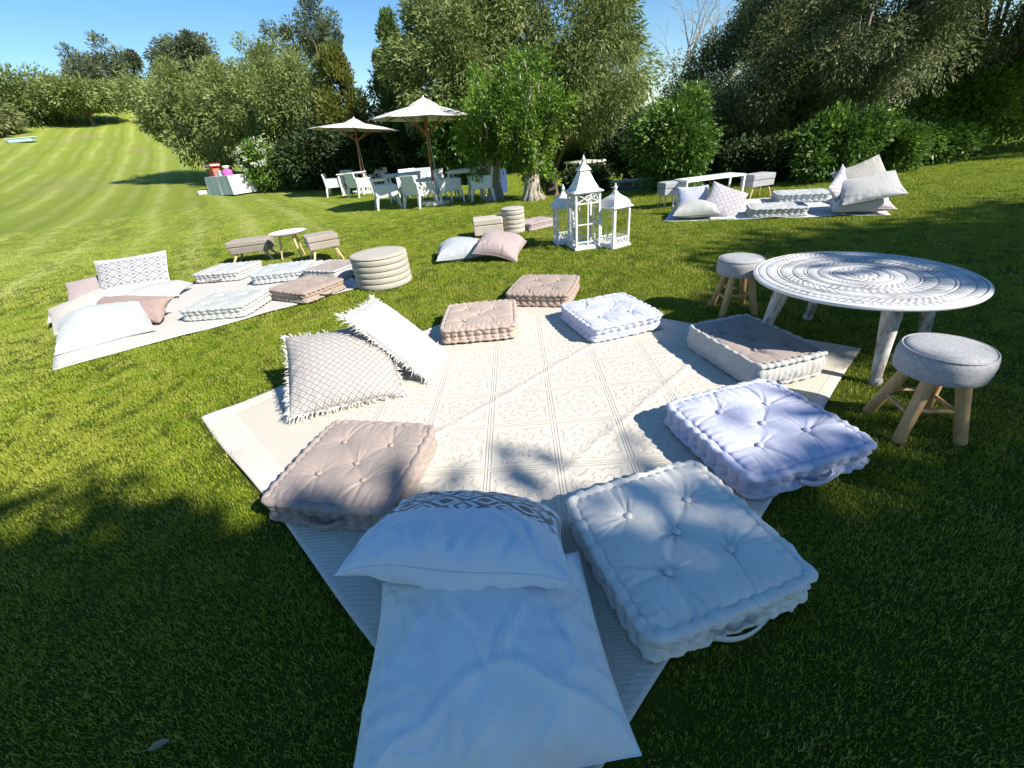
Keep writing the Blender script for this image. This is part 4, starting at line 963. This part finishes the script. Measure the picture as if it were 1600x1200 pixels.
def lantern(label, x, y, rz, w, hb, hroof, kind):
    t = thing('lantern', label, 'lantern', (x, y, 0), rz, 'white lanterns on the lawn'); h = w/2; p = .026
    mb = MB(); mb.box((0, 0, .022), (w+.03, w+.03, .036)); mb.box((0, 0, .048), (w+.004, w+.004, .016)); bev(mb.build('base', WPAINT, t), .004)
    for sx in (-1, 1):
        for sy in (-1, 1):
            mb = MB(); mb.box((sx*(h-p/2), sy*(h-p/2), (.056+hb)/2), (p, p, hb-.056)); bev(mb.build('post', WPAINT, t), .003)
    mb = MB(); mb.box((0, 0, hb+.008), (w+.004, w+.004, .016)); mb.box((0, 0, hb+.024), (w+.05, w+.05, .016)); bev(mb.build('eave', WPAINT, t), .004)
    zr = hb+.033
    if kind == 'big': pr = [(w*.50+.018, 0), (w*.44, .02), (w*.30, hroof*.5), (w*.17, hroof*.98), (w*.17, hroof*1.0), (w*.22, hroof*1.03), (w*.215, hroof*1.07), (w*.10, hroof*1.28), (w*.04, hroof*1.36)]
    else: pr = [(w*.50+.018, 0), (w*.50, .012), (w*.465, hroof*.28), (w*.37, hroof*.52), (w*.22, hroof*.70), (w*.12, hroof*.86), (w*.08, hroof*1.0)]
    mb = MB(); mb.lathe([(r*1.41421, z+zr) for r, z in pr], 4, rot=math.pi/4); mb.build('roof', WPAINT, t, ang=28)
    zt = zr+pr[-1][1]
    mb = MB(); mb.lathe([(.001, zt-.004), (.022, zt), (.026, zt+.006), (.012, zt+.014), (.011, zt+.02), (.021, zt+.034), (.023, zt+.048), (.014, zt+.066), (.006, zt+.078), (.009, zt+.086), (.001, zt+.095)], 16); mb.build('finial', WPAINT, t, ang=60)
    for k in range(4):
        M = Matrix.Rotation(k*math.pi/2, 4, 'Z'); zlo = .056
        e = bpy.data.objects.new('side_panel', None)
        def ad(nm, mb, m=WPAINT):
            o = mb.build(nm, m, t); o.matrix_local = M; return o
        mb = MB(); mb.box((0, -h+p*.5, (.06+hb)/2), (w-2*p-.002, .003, hb-.064)); ad('glass_pane', mb, GLASS)
        if kind == 'big':
            zc = hb-.105
            mb = MB(); mb.box((0, -h+p*.5, zc), (w-2*p, .016, .016)); mb.box((0, -h+p*.5, (zc+.06)/2), (.014, .015, zc-.06)); mb.box((0, -h+p*.5, zc*.56), (w-2*p, .0145, .014)); mb.box((0, -h+p*.5, .10), (w-2*p, .0144, .012)); ad('glazing_bar', mb)
            L = (w-2*p)/2; mb = MB(); z0, z1 = zc+.008, hb; zm = (z0+z1)/2
            for sx in (-1, 1):
                mb.path([(sx*L, -h+p*.5, z0), (sx*L*.30, -h+p*.5, zm), (sx*L, -h+p*.5, z1)], .009, 6)
                mb.path([(sx*L*.30, -h+p*.5, zm), (0, -h+p*.5, z1-.01)], .009, 6); mb.path([(sx*L*.30, -h+p*.5, zm), (0, -h+p*.5, z0+.01)], .009, 6)
            ad('fretwork', mb)
        else:
            mb = MB(); n = 4; L = (w-2*p); z0, z1 = .06, .125
            mb.box((0, -h+p*.5, z1), (L, .012, .010))
            for q in range(n):
                x0 = -L/2+q*L/n; x1 = x0+L/n
                mb.path([(x0, -h+p*.5, z0), (x1, -h+p*.5, z1)], .005, 5); mb.path([(x1, -h+p*.5, z0), (x0, -h+p*.5, z1)], .005, 5)
            ad('fretwork', mb)
        bpy.data.objects.remove(e)
    if kind == 'big':
        for q in ((.45, .06), (.34, .05), (.62, .05)):
            pass
        mb = MB(); mb.path([(-h-.012, -h+.02, .38), (-h-.028, -h+.02, .40), (-h-.028, -h+.02, .46), (-h-.012, -h+.02, .48)], .007, 6); mb.build('latch', WPAINT, t)
    return t
lantern('tallest white lantern with a pointed roof and lattice panes, in the middle', 1.13, 5.66, R_(9), .33, .66, .215, 'big')
lantern('white lantern with a curved roof on the right of the tallest lantern', 1.50, 5.55, R_(28), .27, .46, .16, 'small')
lantern('white lantern with a curved roof half hidden on the left of the tallest lantern', .93, 6.02, R_(4), .25, .46, .16, 'small')

# ------------------------------------------------------------------ dining group: armchairs, tables, parasols
def make_chair(label, group):
    t = thing('armchair', label, 'armchair', group=group)
    mb = MB(); mb.quadprism([(-.235, -.27, .30), (-.235, .27, .30), (-.325, .27, .76), (-.325, -.27, .76)], (.05, 0, .006)); bev(mb.build('backrest', WRESIN, t), .012, 2)
    for s in (-1, 1):
        y0 = s*.27-.0+(.002 if s > 0 else -.002); mb = MB(); P = [(-.27, y0, .292), (.28, y0, .292), (.30, y0, .575), (-.292, y0, .60)]
        mb.quadprism(P if s > 0 else P[::-1], (0, s*.045, 0)); bev(mb.build('arm', WRESIN, t), .012, 2)
    mb = MB(); mb.box((.03, 0, .36), (.48, .53, .10)); bev(mb.build('seat', WRESIN, t), .012, 2)
    for sx in (-1, 1):
        for sy in (-1, 1):
            mb = MB(); bx, by = (.265 if sx > 0 else -.25), sy*.275
            f = (bx+sx*.055, by+sy*.02)
            V = []
            for (cx, cy, z, s) in ((f[0], f[1], 0, .019), (bx, by, .29, .036)): V += [(cx-s, cy-s, z), (cx+s, cy-s, z), (cx+s, cy+s, z), (cx-s, cy+s, z)]
            mb.add(V, [(3, 2, 1, 0), (4, 5, 6, 7), (0, 1, 5, 4), (1, 2, 6, 5), (2, 3, 7, 6), (3, 0, 4, 7)]); mb.build('leg', WRESIN, t)
    return t
ch0 = make_chair('white armchair', 'white resin armchairs around the dining tables')
CH = [(-2.80, 12.25, 18, 'white armchair nearest on the left, its shaded back turned to the small parasol pole'), (-1.85, 11.75, 48, 'large-looking white armchair just left of the larger parasol pole, seen from behind'),
      (-5.72, 17.3, 8, 'leftmost white armchair, in shade under the small parasol'), (-5.55, 18.7, -70, 'white armchair facing us at the far side of the shaded left table'),
      (-4.55, 16.2, 50, 'white armchair left of the small parasol pole, half in sun'), (-4.35, 18.6, -95, 'white armchair behind the small parasol pole at the far side'),
      (-2.65, 15.0, -85, 'white armchair beyond the middle table facing us, partly shaded'), (-2.2, 14.6, -110, 'white armchair beyond the middle table next to the larger parasol pole'),
      (-1.72, 13.3, 160, 'white armchair hard against the larger parasol pole, turned left'), (-1.12, 12.1, 14, 'white armchair right of the larger parasol pole with its shaded back to us'),
      (-.12, 11.75, 158, 'white armchair in dappled shade beside the gnarled trunk'), (-.28, 12.5, 172, 'white armchair behind the dappled one at the right table')]
for k, (x, y, a, lb) in enumerate(CH):
    o = ch0 if k == 0 else copy_tree(ch0); o.location = (x, y, tz(x, y)); o.rotation_euler = (0, 0, R_(a)); o['label'] = lb
DARKTOP = plain('dark_slat_top', (.16, .15, .15), .5, .3)
def dining(label, x, y, rz, w, d, m):
    t = thing('dining_table', label, 'table', (x, y, tz(x, y)), rz, 'white dining tables')
    mb = MB(); mb.box((0, 0, .715), (w, d, .03)); bev(mb.build('tabletop', m, t), .004)
    mb = MB(); mb.box((0, 0, .68), (w-.08, d-.08, .038)); mb.build('apron', WPAINT, t)
    for sx in (-1, 1):
        for sy in (-1, 1): mb = MB(); mb.box((sx*(w/2-.06), sy*(d/2-.06), .332), (.055, .055, .658), taper=.7); mb.build('leg', WPAINT, t)
dining('dining table under the small parasol among shaded chairs', -5.05, 17.5, R_(10), 1.0, 1.0, WPAINT)
dining('dining table in the middle of the chairs left of the larger parasol', -2.5, 13.6, R_(5), 1.0, .9, WPAINT)
dining('dining table with a thin white edge between the right pair of armchairs', -.62, 12.3, R_(-4), .95, .85, WPAINT)

def parasol(label, x, y, r, zrim, zhub, ztop, ang, base_rot, rope):
    """ang leans the pole in the picture plane"""
    t = thing('parasol', label, 'parasol', group='cream parasols over the dining tables'); d = math.atan2(x, y); ax = Vector((math.sin(d), math.cos(d), 0))
    t.matrix_world = Tr(x, y, tz(x, y)) @ Matrix.Rotation(ang, 4, ax) @ Rz(12)
    n = 8; ap = ztop-.16; rim = [Vector((r*math.cos(2*math.pi*k/n), r*math.sin(2*math.pi*k/n), zrim)) for k in range(n)]
    V = []; F = []; m = 8; q = 6
    for k in range(n):
        a, b = rim[k], rim[(k+1) % n]; i0 = len(V)
        for i in range(m+1):
            f = .11+(1-.11)*i/m
            for j in range(q+1):
                g = j/q; e = a.lerp(b, g); sag = math.sin(math.pi*g)*f
                zz = ap+(zrim-ap)*f**1.12
                V.append((e.x*f*(1-.012*sag), e.y*f*(1-.012*sag), zz-.010*sag*f+.01*math.sin(math.pi*f)))
        F += [(i0+i*(q+1)+j, i0+(i+1)*(q+1)+j, i0+(i+1)*(q+1)+j+1, i0+i*(q+1)+j+1) for i in range(m) for j in range(q)]
    me = bpy.data.meshes.new('canopy'); me.from_pydata(V, [], F); smooth_ang(me, 7); o = obj('canopy', me, CANVAS, t)
    s = o.modifiers.new('th', 'SOLIDIFY'); s.thickness = .006
    mb = MB(); pr = []
    V = []; F = []
    for i, (rr_, zz) in enumerate(((.36, ap-.075), (.30, ap-.02), (.15, ap+.05), (.03, ap+.10))):
        for k in range(16): a = 2*math.pi*k/16; w = .02*math.cos(8*a)*(1 if i == 0 else .3); V.append((rr_*math.cos(a), rr_*math.sin(a), zz+w))
    F = [(i*16+k, i*16+(k+1) % 16, (i+1)*16+(k+1) % 16, (i+1)*16+k) for i in range(3) for k in range(16)]
    me = bpy.data.meshes.new('vent_cap'); me.from_pydata(V, [], F); o = obj('vent_cap', me, CANVAS, t); s = o.modifiers.new('th', 'SOLIDIFY'); s.thickness = .006
    mb = MB(); mb.lathe([(.001, ap+.09), (.028, ap+.095), (.03, ap+.11), (.014, ap+.125), (.02, ap+.14), (.001, ap+.16)], 12); mb.build('finial', WPAINT, t, smooth=True)
    mb = MB(); mb.path([(0, 0, .05), (0, 0, 1.2), (0, 0, ap+.08)], [.030, .029, .027], 16); mb.build('pole', TEAK, t, ang=50)
    mb = MB(); mb.lathe([(.03, zhub-.06), (.055, zhub-.05), (.06, zhub), (.05, zhub+.05), (.03, zhub+.06)], 12); mb.build('hub', TEAK, t, ang=50)
    for k in range(n):
        e = rim[k]; mb = MB(); mb.path([Vector((e.x*.04, e.y*.04, ap-.01)), Vector((e.x*.5, e.y*.5, ap+(zrim-ap)*.46-.022)), Vector((e.x*.985, e.y*.985, zrim-.018))], [.013, .013, .010], 6); mb.build('rib', TEAK, t)
        mb = MB(); mb.path([Vector((e.x*.03, e.y*.03, zhub)), Vector((e.x*.52, e.y*.52, ap+(zrim-ap)*.48-.03))], [.013, .011], 6); mb.build('strut', TEAK, t)
    mb = MB(); mb.lathe([(.001, 0), (.40, 0), (.42, .02), (.42, .07), (.39, .085), (.06, .09), (.001, .09)], 32); mb.build('base', CONCRETE, t, ang=40)
    mb = MB(); mb.lathe([(.034, .085), (.042, .09), (.042, .42), (.036, .43), (.031, .43)], 16, closed=False); mb.build('sleeve', plain('grey_metal_sleeve', (.45, .45, .45), .4, .5), t, ang=50)
    if rope:
        mb = MB(); mb.path([(.03, 0, zhub-.03), (.10, -.06, zhub-.9), (.16, -.06, zhub-1.35), (.08, -.04, .50), (.03, -.02, .42)], .007, 6); mb.build('cord', WPAINT, t, smooth=True)
    return t
parasol('smaller-looking cream parasol on the left over the shaded chairs', -4.78, 17.5, 1.60, 2.04, 1.72, 2.44, R_(6), 0, True)
parasol('larger-looking cream parasol on the right, showing its wooden ribs', -1.52, 12.0, 1.32, 1.92, 1.62, 2.38, R_(3.2), 0, True)

# ------------------------------------------------------------------ cloth table with pink things, cart
tx, ty = -11.1, 20.4; zt_ = tz(tx, ty)
t = thing('clothed_table', 'long table under a white floor length cloth at the edge of the slope', 'table', (tx, ty, zt_), R_(-36))
mb = MB(); L_, W_, H_ = 2.0, .95, .70; V = []; F = []; n = 64
per = []
for k in range(n):
    q = k/n*4; sd = int(q); f = q-sd
    per.append([(-L_/2+L_*f, -W_/2), (L_/2, -W_/2+W_*f), (L_/2-L_*f, W_/2), (-L_/2, W_/2-W_*f)][sd])
for i in range(6):
    z = H_*(1-i/5)+.01; sp = .035*i/5
    for k, (px, py) in enumerate(per):
        cr_ = 1 if abs(abs(px)-L_/2) < .02 and abs(abs(py)-W_/2) < .1 else 0
        w = (sp*.6*math.sin(k*1.7)+sp+cr_*.05*i/5); l = math.hypot(px, py); V.append((px*(1+w/l), py*(1+w/l*1.3), z))
F = [(i*n+k, (i+1)*n+k, (i+1)*n+(k+1) % n, i*n+(k+1) % n) for i in range(5) for k in range(n)]+[tuple(range(n))]
mb.add(V, F); mb.build('cloth_cover', CLOTHW, t, ang=50)
for sx in (-1, 1):
    for sy in (-1, 1): mb = MB(); mb.path([(sx*.9, sy*.4, 0), (sx*.9, sy*.4, .69)], .018, 8); mb.build('leg', WPAINT, t)
HOT = plain('bright_pink_fabric', (.75, .12, .42), .7, .2); RED = plain('red_paint', (.30, .035, .03), .5, .3); ORG = plain('orange_panel', (.45, .16, .10), .6, .2)
def on_table(lx, ly): 
    a = R_(-36); return tx+lx*math.cos(a)-ly*math.sin(a), ty+lx*math.sin(a)+ly*math.cos(a), zt_+H_+.012
p = on_table(.05, .05); t = thing('pink_bag', 'bright pink gathered bag on the white clothed table', 'bag', p)
mb = MB(); mb.lathe([(.001, 0), (.17, 0), (.21, .05), (.19, .15), (.12, .21), (.06, .23)], 20); mb.build('bag_body', HOT, t, smooth=True)
mb = MB(); mb.lathe([(.05, .225), (.10, .27), (.15, .33), (.09, .36), (.001, .35)], 20, closed=False); mb.build('paper_top', CLOTHW, t, smooth=True)
p = on_table(-.42, .0); t = thing('white_box', 'white open box on the clothed table left of the pink bag', 'box', p, R_(-40))
mb = MB(); mb.box((0, 0, .09), (.34, .26, .18)); bev(mb.build('box_body', WPAINT, t), .006); mb = MB(); mb.box((0, .0, .186), (.355, .275, .012)); mb.build('lid', WPAINT, t)
cx_, cy_ = -12.4, 21.9; t = thing('snack_cart', 'red cart with a white striped top behind the clothed table', 'cart', (cx_, cy_, tz(cx_, cy_)), R_(-35)); t.scale = (.8, .8, .82)
mb = MB(); mb.box((0, 0, .45), (.62, .48, .5)); bev(mb.build('cabinet', RED, t), .01)
mb = MB(); mb.box((0, -.01, .90), (.50, .38, .38)); mb.build('display_case', ORG, t)
for sx in (-1, 1):
    for sy in (-1, 1): mb = MB(); mb.box((sx*.27, sy*.21, .93), (.03, .03, .46)); mb.build('corner_post', RED, t)
for k in range(3): mb = MB(); mb.box((0, 0, 1.18+k*.065), (.68-.02*k, .54-.02*k, .06)); mb.build('roof_stripe', [RED, WPAINT, RED][k], t)
for s in (-1, 1):
    mb = MB(); mb.path([(s*.33, 0, .2), (s*.36, 0, .2)], .2, 20); mb.build('wheel', plain('dark_wheel', (.05, .05, .05), .6, .3), t)
t = thing('white_crate', 'small white crate lying on the lawn left of the clothed table', 'crate', (-12.55, 20.8, tz(-12.55, 20.8)), R_(20))
mb = MB(); mb.box((0, 0, .07), (.42, .30, .14)); bev(mb.build('crate_body', WPAINT, t), .01); mb = MB(); mb.box((0, 0, .147), (.44, .32, .012)); mb.build('rim', WPAINT, t)
bx_, by_ = polar(-42.2, 60); t = thing('blue_tub', 'pale blue and white tub lying far up the hill lawn', 'tub', (bx_, by_, tz(bx_, by_)), R_(10))
PB = plain('pale_blue_plastic', (.45, .62, .72), .5, .3)
mb = MB(); mb.box((0, 0, .16), (2.0, .7, .30), taper=.85); bev(mb.build('tub_body', PB, t), .05, 3); mb = MB(); mb.box((0, 0, .33), (2.1, .8, .05)); bev(mb.build('rim', WPAINT, t), .02)

# ------------------------------------------------------------------ behind the lanterns: clipped hedge, terrace wall, golf cart, person
tree('clipped_hedge', 'clipped dark hedge block behind the tallest lantern', 'hedge', 2.45, 11.9, .52, 1.15, 'dark', 9000, 200, L=.11, Wd=.06, ncl=120, cr=.22, zlow=-.4, zb=-.42, depth=.8, shape='box', trunk=False)
STONE = plain('pale_stone', (.50, .45, .38), .95, .1, var=.3, scale=5, bump=.3); STONED = plain('grey_stone', (.30, .28, .25), .95, .1, var=.35, scale=6, bump=.3)
wx, wy = 4.0, 13.4; t = thing('terrace_wall', 'low stone terrace wall with a pale coping seen right of the clipped hedge', 'wall', (wx, wy, -.62), R_(-16))
rg = np.random.default_rng(12)
for row in range(3):
    x0 = -1.6+.1*(row % 2)
    while x0 < 1.55:
        l = .22+.2*rg.random(); mb = MB(); mb.box((x0+l/2, .01*rg.random(), .10+row*.172), (l-.012, .26, .16)); bev(mb.build('stone', STONED, t), .015); x0 += l
for k in range(6): mb = MB(); mb.box((-1.35+k*.54, 0, .56), (.53, .36, .07)); bev(mb.build('coping_slab', STONE, t), .008)
px_, py_ = -.0, 0
bxx, byy = .18, 12.9; t = thing('leaning_board', 'blue board leaning upright between the two gnarled trunks', 'board', (bxx+.12, byy, tz(bxx, byy)), R_(8)); t.scale = (.8, 1, .85)
mb = MB(); mb.box((0, 0, .36), (.34, .03, .70)); mb.build('board', plain('blue_paint', (.05, .09, .24), .6, .3), t); mb = MB(); mb.box((0, .04, .36), (.05, .04, .68)); mb.build('batten', WPAINT, t)

gx, gy = 3.92, 19.6; gz = tz(gx, gy)
t = thing('golf_cart', 'white golf cart with a flat roof parked under the trees beyond the hedge', 'golf cart', (gx, gy, gz), R_(12))
DK = plain('dark_rubber', (.03, .03, .03), .6, .3); CREAM = plain('cream_plastic', (.72, .70, .62), .4, .4); SEAT = plain('beige_vinyl', (.45, .40, .32), .5, .3)
mb = MB(); mb.box((0, 0, 1.86), (1.12, 1.7, .07)); bev(mb.build('roof', CREAM, t), .03, 3)
for sx in (-1, 1):
    for sy, y0 in ((-1, -.95), (1, .78)): mb = MB(); mb.path([(sx*.5, y0, .75), (sx*.5, y0*.82, 1.84)], .022, 8); mb.build('post', WPAINT, t)
mb = MB(); mb.box((0, .1, .42), (1.1, 2.1, .32)); bev(mb.build('body', CREAM, t), .08, 3)
mb = MB(); mb.box((0, -.85, .62), (1.05, .45, .34)); bev(mb.build('front_cowl', CREAM, t), .12, 3)
mb = MB(); mb.box((0, .25, .72), (1.0, .5, .16)); bev(mb.build('seat', SEAT, t), .05, 3)
mb = MB(); mb.box((0, .52, 1.02), (1.0, .12, .45)); bev(mb.build('backrest', SEAT, t), .04, 3)
mb = MB(); mb.quadprism([(-.48, -.93, .8), (.48, -.93, .8), (.48, -.80, 1.8), (-.48, -.80, 1.8)], (0, .008, 0)); mb.build('windscreen', GLASS, t)
mb = MB(); mb.path([(.25+.15*math.cos(a/12*6.283), -.35+.05*math.sin(a/12*6.283), 1.05+.14*math.sin(a/12*6.283)) for a in range(13)], .014, 6); mb.build('steering_wheel', DK, t)
for sx in (-1, 1):
    for y0 in (-.75, .75):
        mb = MB(); mb.path([(sx*.40, y0, .22), (sx*.56, y0, .22)], .22, 20); w_ = mb.build('wheel', DK, t, ang=40); mb = MB(); mb.path([(sx*.555, y0, .22), (sx*.57, y0, .22)], .12, 14); mb.build('hub_cap', CREAM, w_)
for sx in (-1, 1): mb = MB(); mb.lathe([(.001, 0), (.07, 0), (.06, .02), (.001, .025)], 12); o = mb.build('headlight', WPAINT, t); o.rotation_euler = (R_(90), 0, 0); o.location = (sx*.38, -1.075, .66)

def person(label, x, y, rz, shirt, skin, trou, cap):
    z = tz(x, y); t = thing('person', label, 'person', (x, y, z), rz)
    J = {'pel': (0, 0, .92, .15), 'wai': (0, 0, 1.08, .135), 'che': (0, -.01, 1.30, .165), 'nek': (0, -.01, 1.46, .06), 'hed0': (0, -.02, 1.53, .075), 'hed': (0, -.03, 1.62, .095), 'hed2': (0, -.02, 1.70, .08)}
    E = [('pel', 'wai'), ('wai', 'che'), ('che', 'nek'), ('nek', 'hed0'), ('hed0', 'hed'), ('hed', 'hed2')]
    for s, n in ((-1, 'l'), (1, 'r')):
        J.update({n+'sh': (s*.19, 0, 1.40, .062), n+'el': (s*.25, -.03, 1.13, .045), n+'wr': (s*.20, -.22, .98, .034), n+'ha': (s*.17, -.30, .96, .036), n+'hi': (s*.09, 0, .86, .095), n+'kn': (s*.11, -.03, .48, .062), n+'an': (s*.11, .0, .09, .042), n+'to': (s*.12, -.15, .035, .036)})
        E += [('che', n+'sh'), (n+'sh', n+'el'), (n+'el', n+'wr'), (n+'wr', n+'ha'), ('pel', n+'hi'), (n+'hi', n+'kn'), (n+'kn', n+'an'), (n+'an', n+'to')]
        for f in range(5):
            q = n+'f%d' % f; J[q] = (s*(.17-.025+.016*f) if f else s*.135, -.355-.012*(f in (2, 3)) if f else -.32, .945-.004*f, .0085); E.append((n+'ha', q))
    ks = list(J); me = bpy.data.meshes.new('body'); me.from_pydata([J[k][:3] for k in ks], [(ks.index(a), ks.index(b)) for a, b in E], [])
    m = Mat('skin_and_clothes', skin, .7, .3); x_, y_, z_ = m.xyz(); ax = x_.abs()
    shf = z_.ss(.93, .94)*(1-z_.ss(1.44, 1.46))*(1-ax.ss(.235, .245)); trf = (1-z_.ss(.93, .94))*z_.ss(.075, .08)*(1-(ax.ss(.145, .15)*(z_.ss(.86, .87))))
    m.color(m.mix(trf, m.mix(shf, skin, shirt), trou))
    o = obj('body', me, m.m, t); sk = o.modifiers.new('skin', 'SKIN'); sk.use_smooth_shade = True
    for i, k in enumerate(ks): me.skin_vertices[0].data[i].radius = (J[k][3], J[k][3]*(.8 if k in ('pel', 'wai', 'che') else 1))
    me.skin_vertices[0].data[0].use_root = True; subs(o, 1)
    mb = MB(); mb.lathe([(.105, 1.66), (.108, 1.70), (.09, 1.75), (.05, 1.775), (.001, 1.78)], 18, (0, -.02, 0), closed=False); mb.box((0, -.15, 1.675), (.15, .12, .014)); mb.build('cap', cap, t, smooth=True)
    mb = MB()
    for s in (-1, 1): mb.lathe([(.001, 0), (.012, .001), (.001, .006)], 8, (s*.035, -.122, 1.63))
    mb.path([(0, -.115, 1.625), (0, -.140, 1.60), (0, -.118, 1.59)], [.01, .014, .012], 6); mb.path([(-.028, -.112, 1.565), (.028, -.112, 1.565)], .006, 6); mb.build('face', plain('face_tone', (.28, .15, .11), .7, .2), t, smooth=True)
person('person in a dark red top and white cap standing beyond the clipped hedge', 5.2, 21.4, R_(-14), (.14, .03, .035), (.45, .27, .2), (.04, .04, .05), WPAINT)
# fallen leaf on the shaded grass
t = thing('dry_leaf', 'pale dry leaf lying on the shaded grass at the lower left', 'leaf', (-1.05, .52, .03), R_(20))
mb = MB(); mb.add([(0, 0, 0), (.012, .008, .006), (.035, .010, .004), (.05, 0, 0), (.035, -.009, .005), (.012, -.009, .004), (.025, 0, -.001)], [(0, 6, 1), (1, 6, 2), (2, 6, 3), (3, 6, 4), (4, 6, 5), (5, 6, 0)]); mb.build('blade', plain('dry_leaf_brown', (.33, .27, .18), .8, .2), t)
mb = MB(); mb.path([(0, 0, 0), (-.03, .006, .003)], .001, 5); mb.build('stalk', plain('dry_stalk', (.25, .2, .13), .8, .2), t)
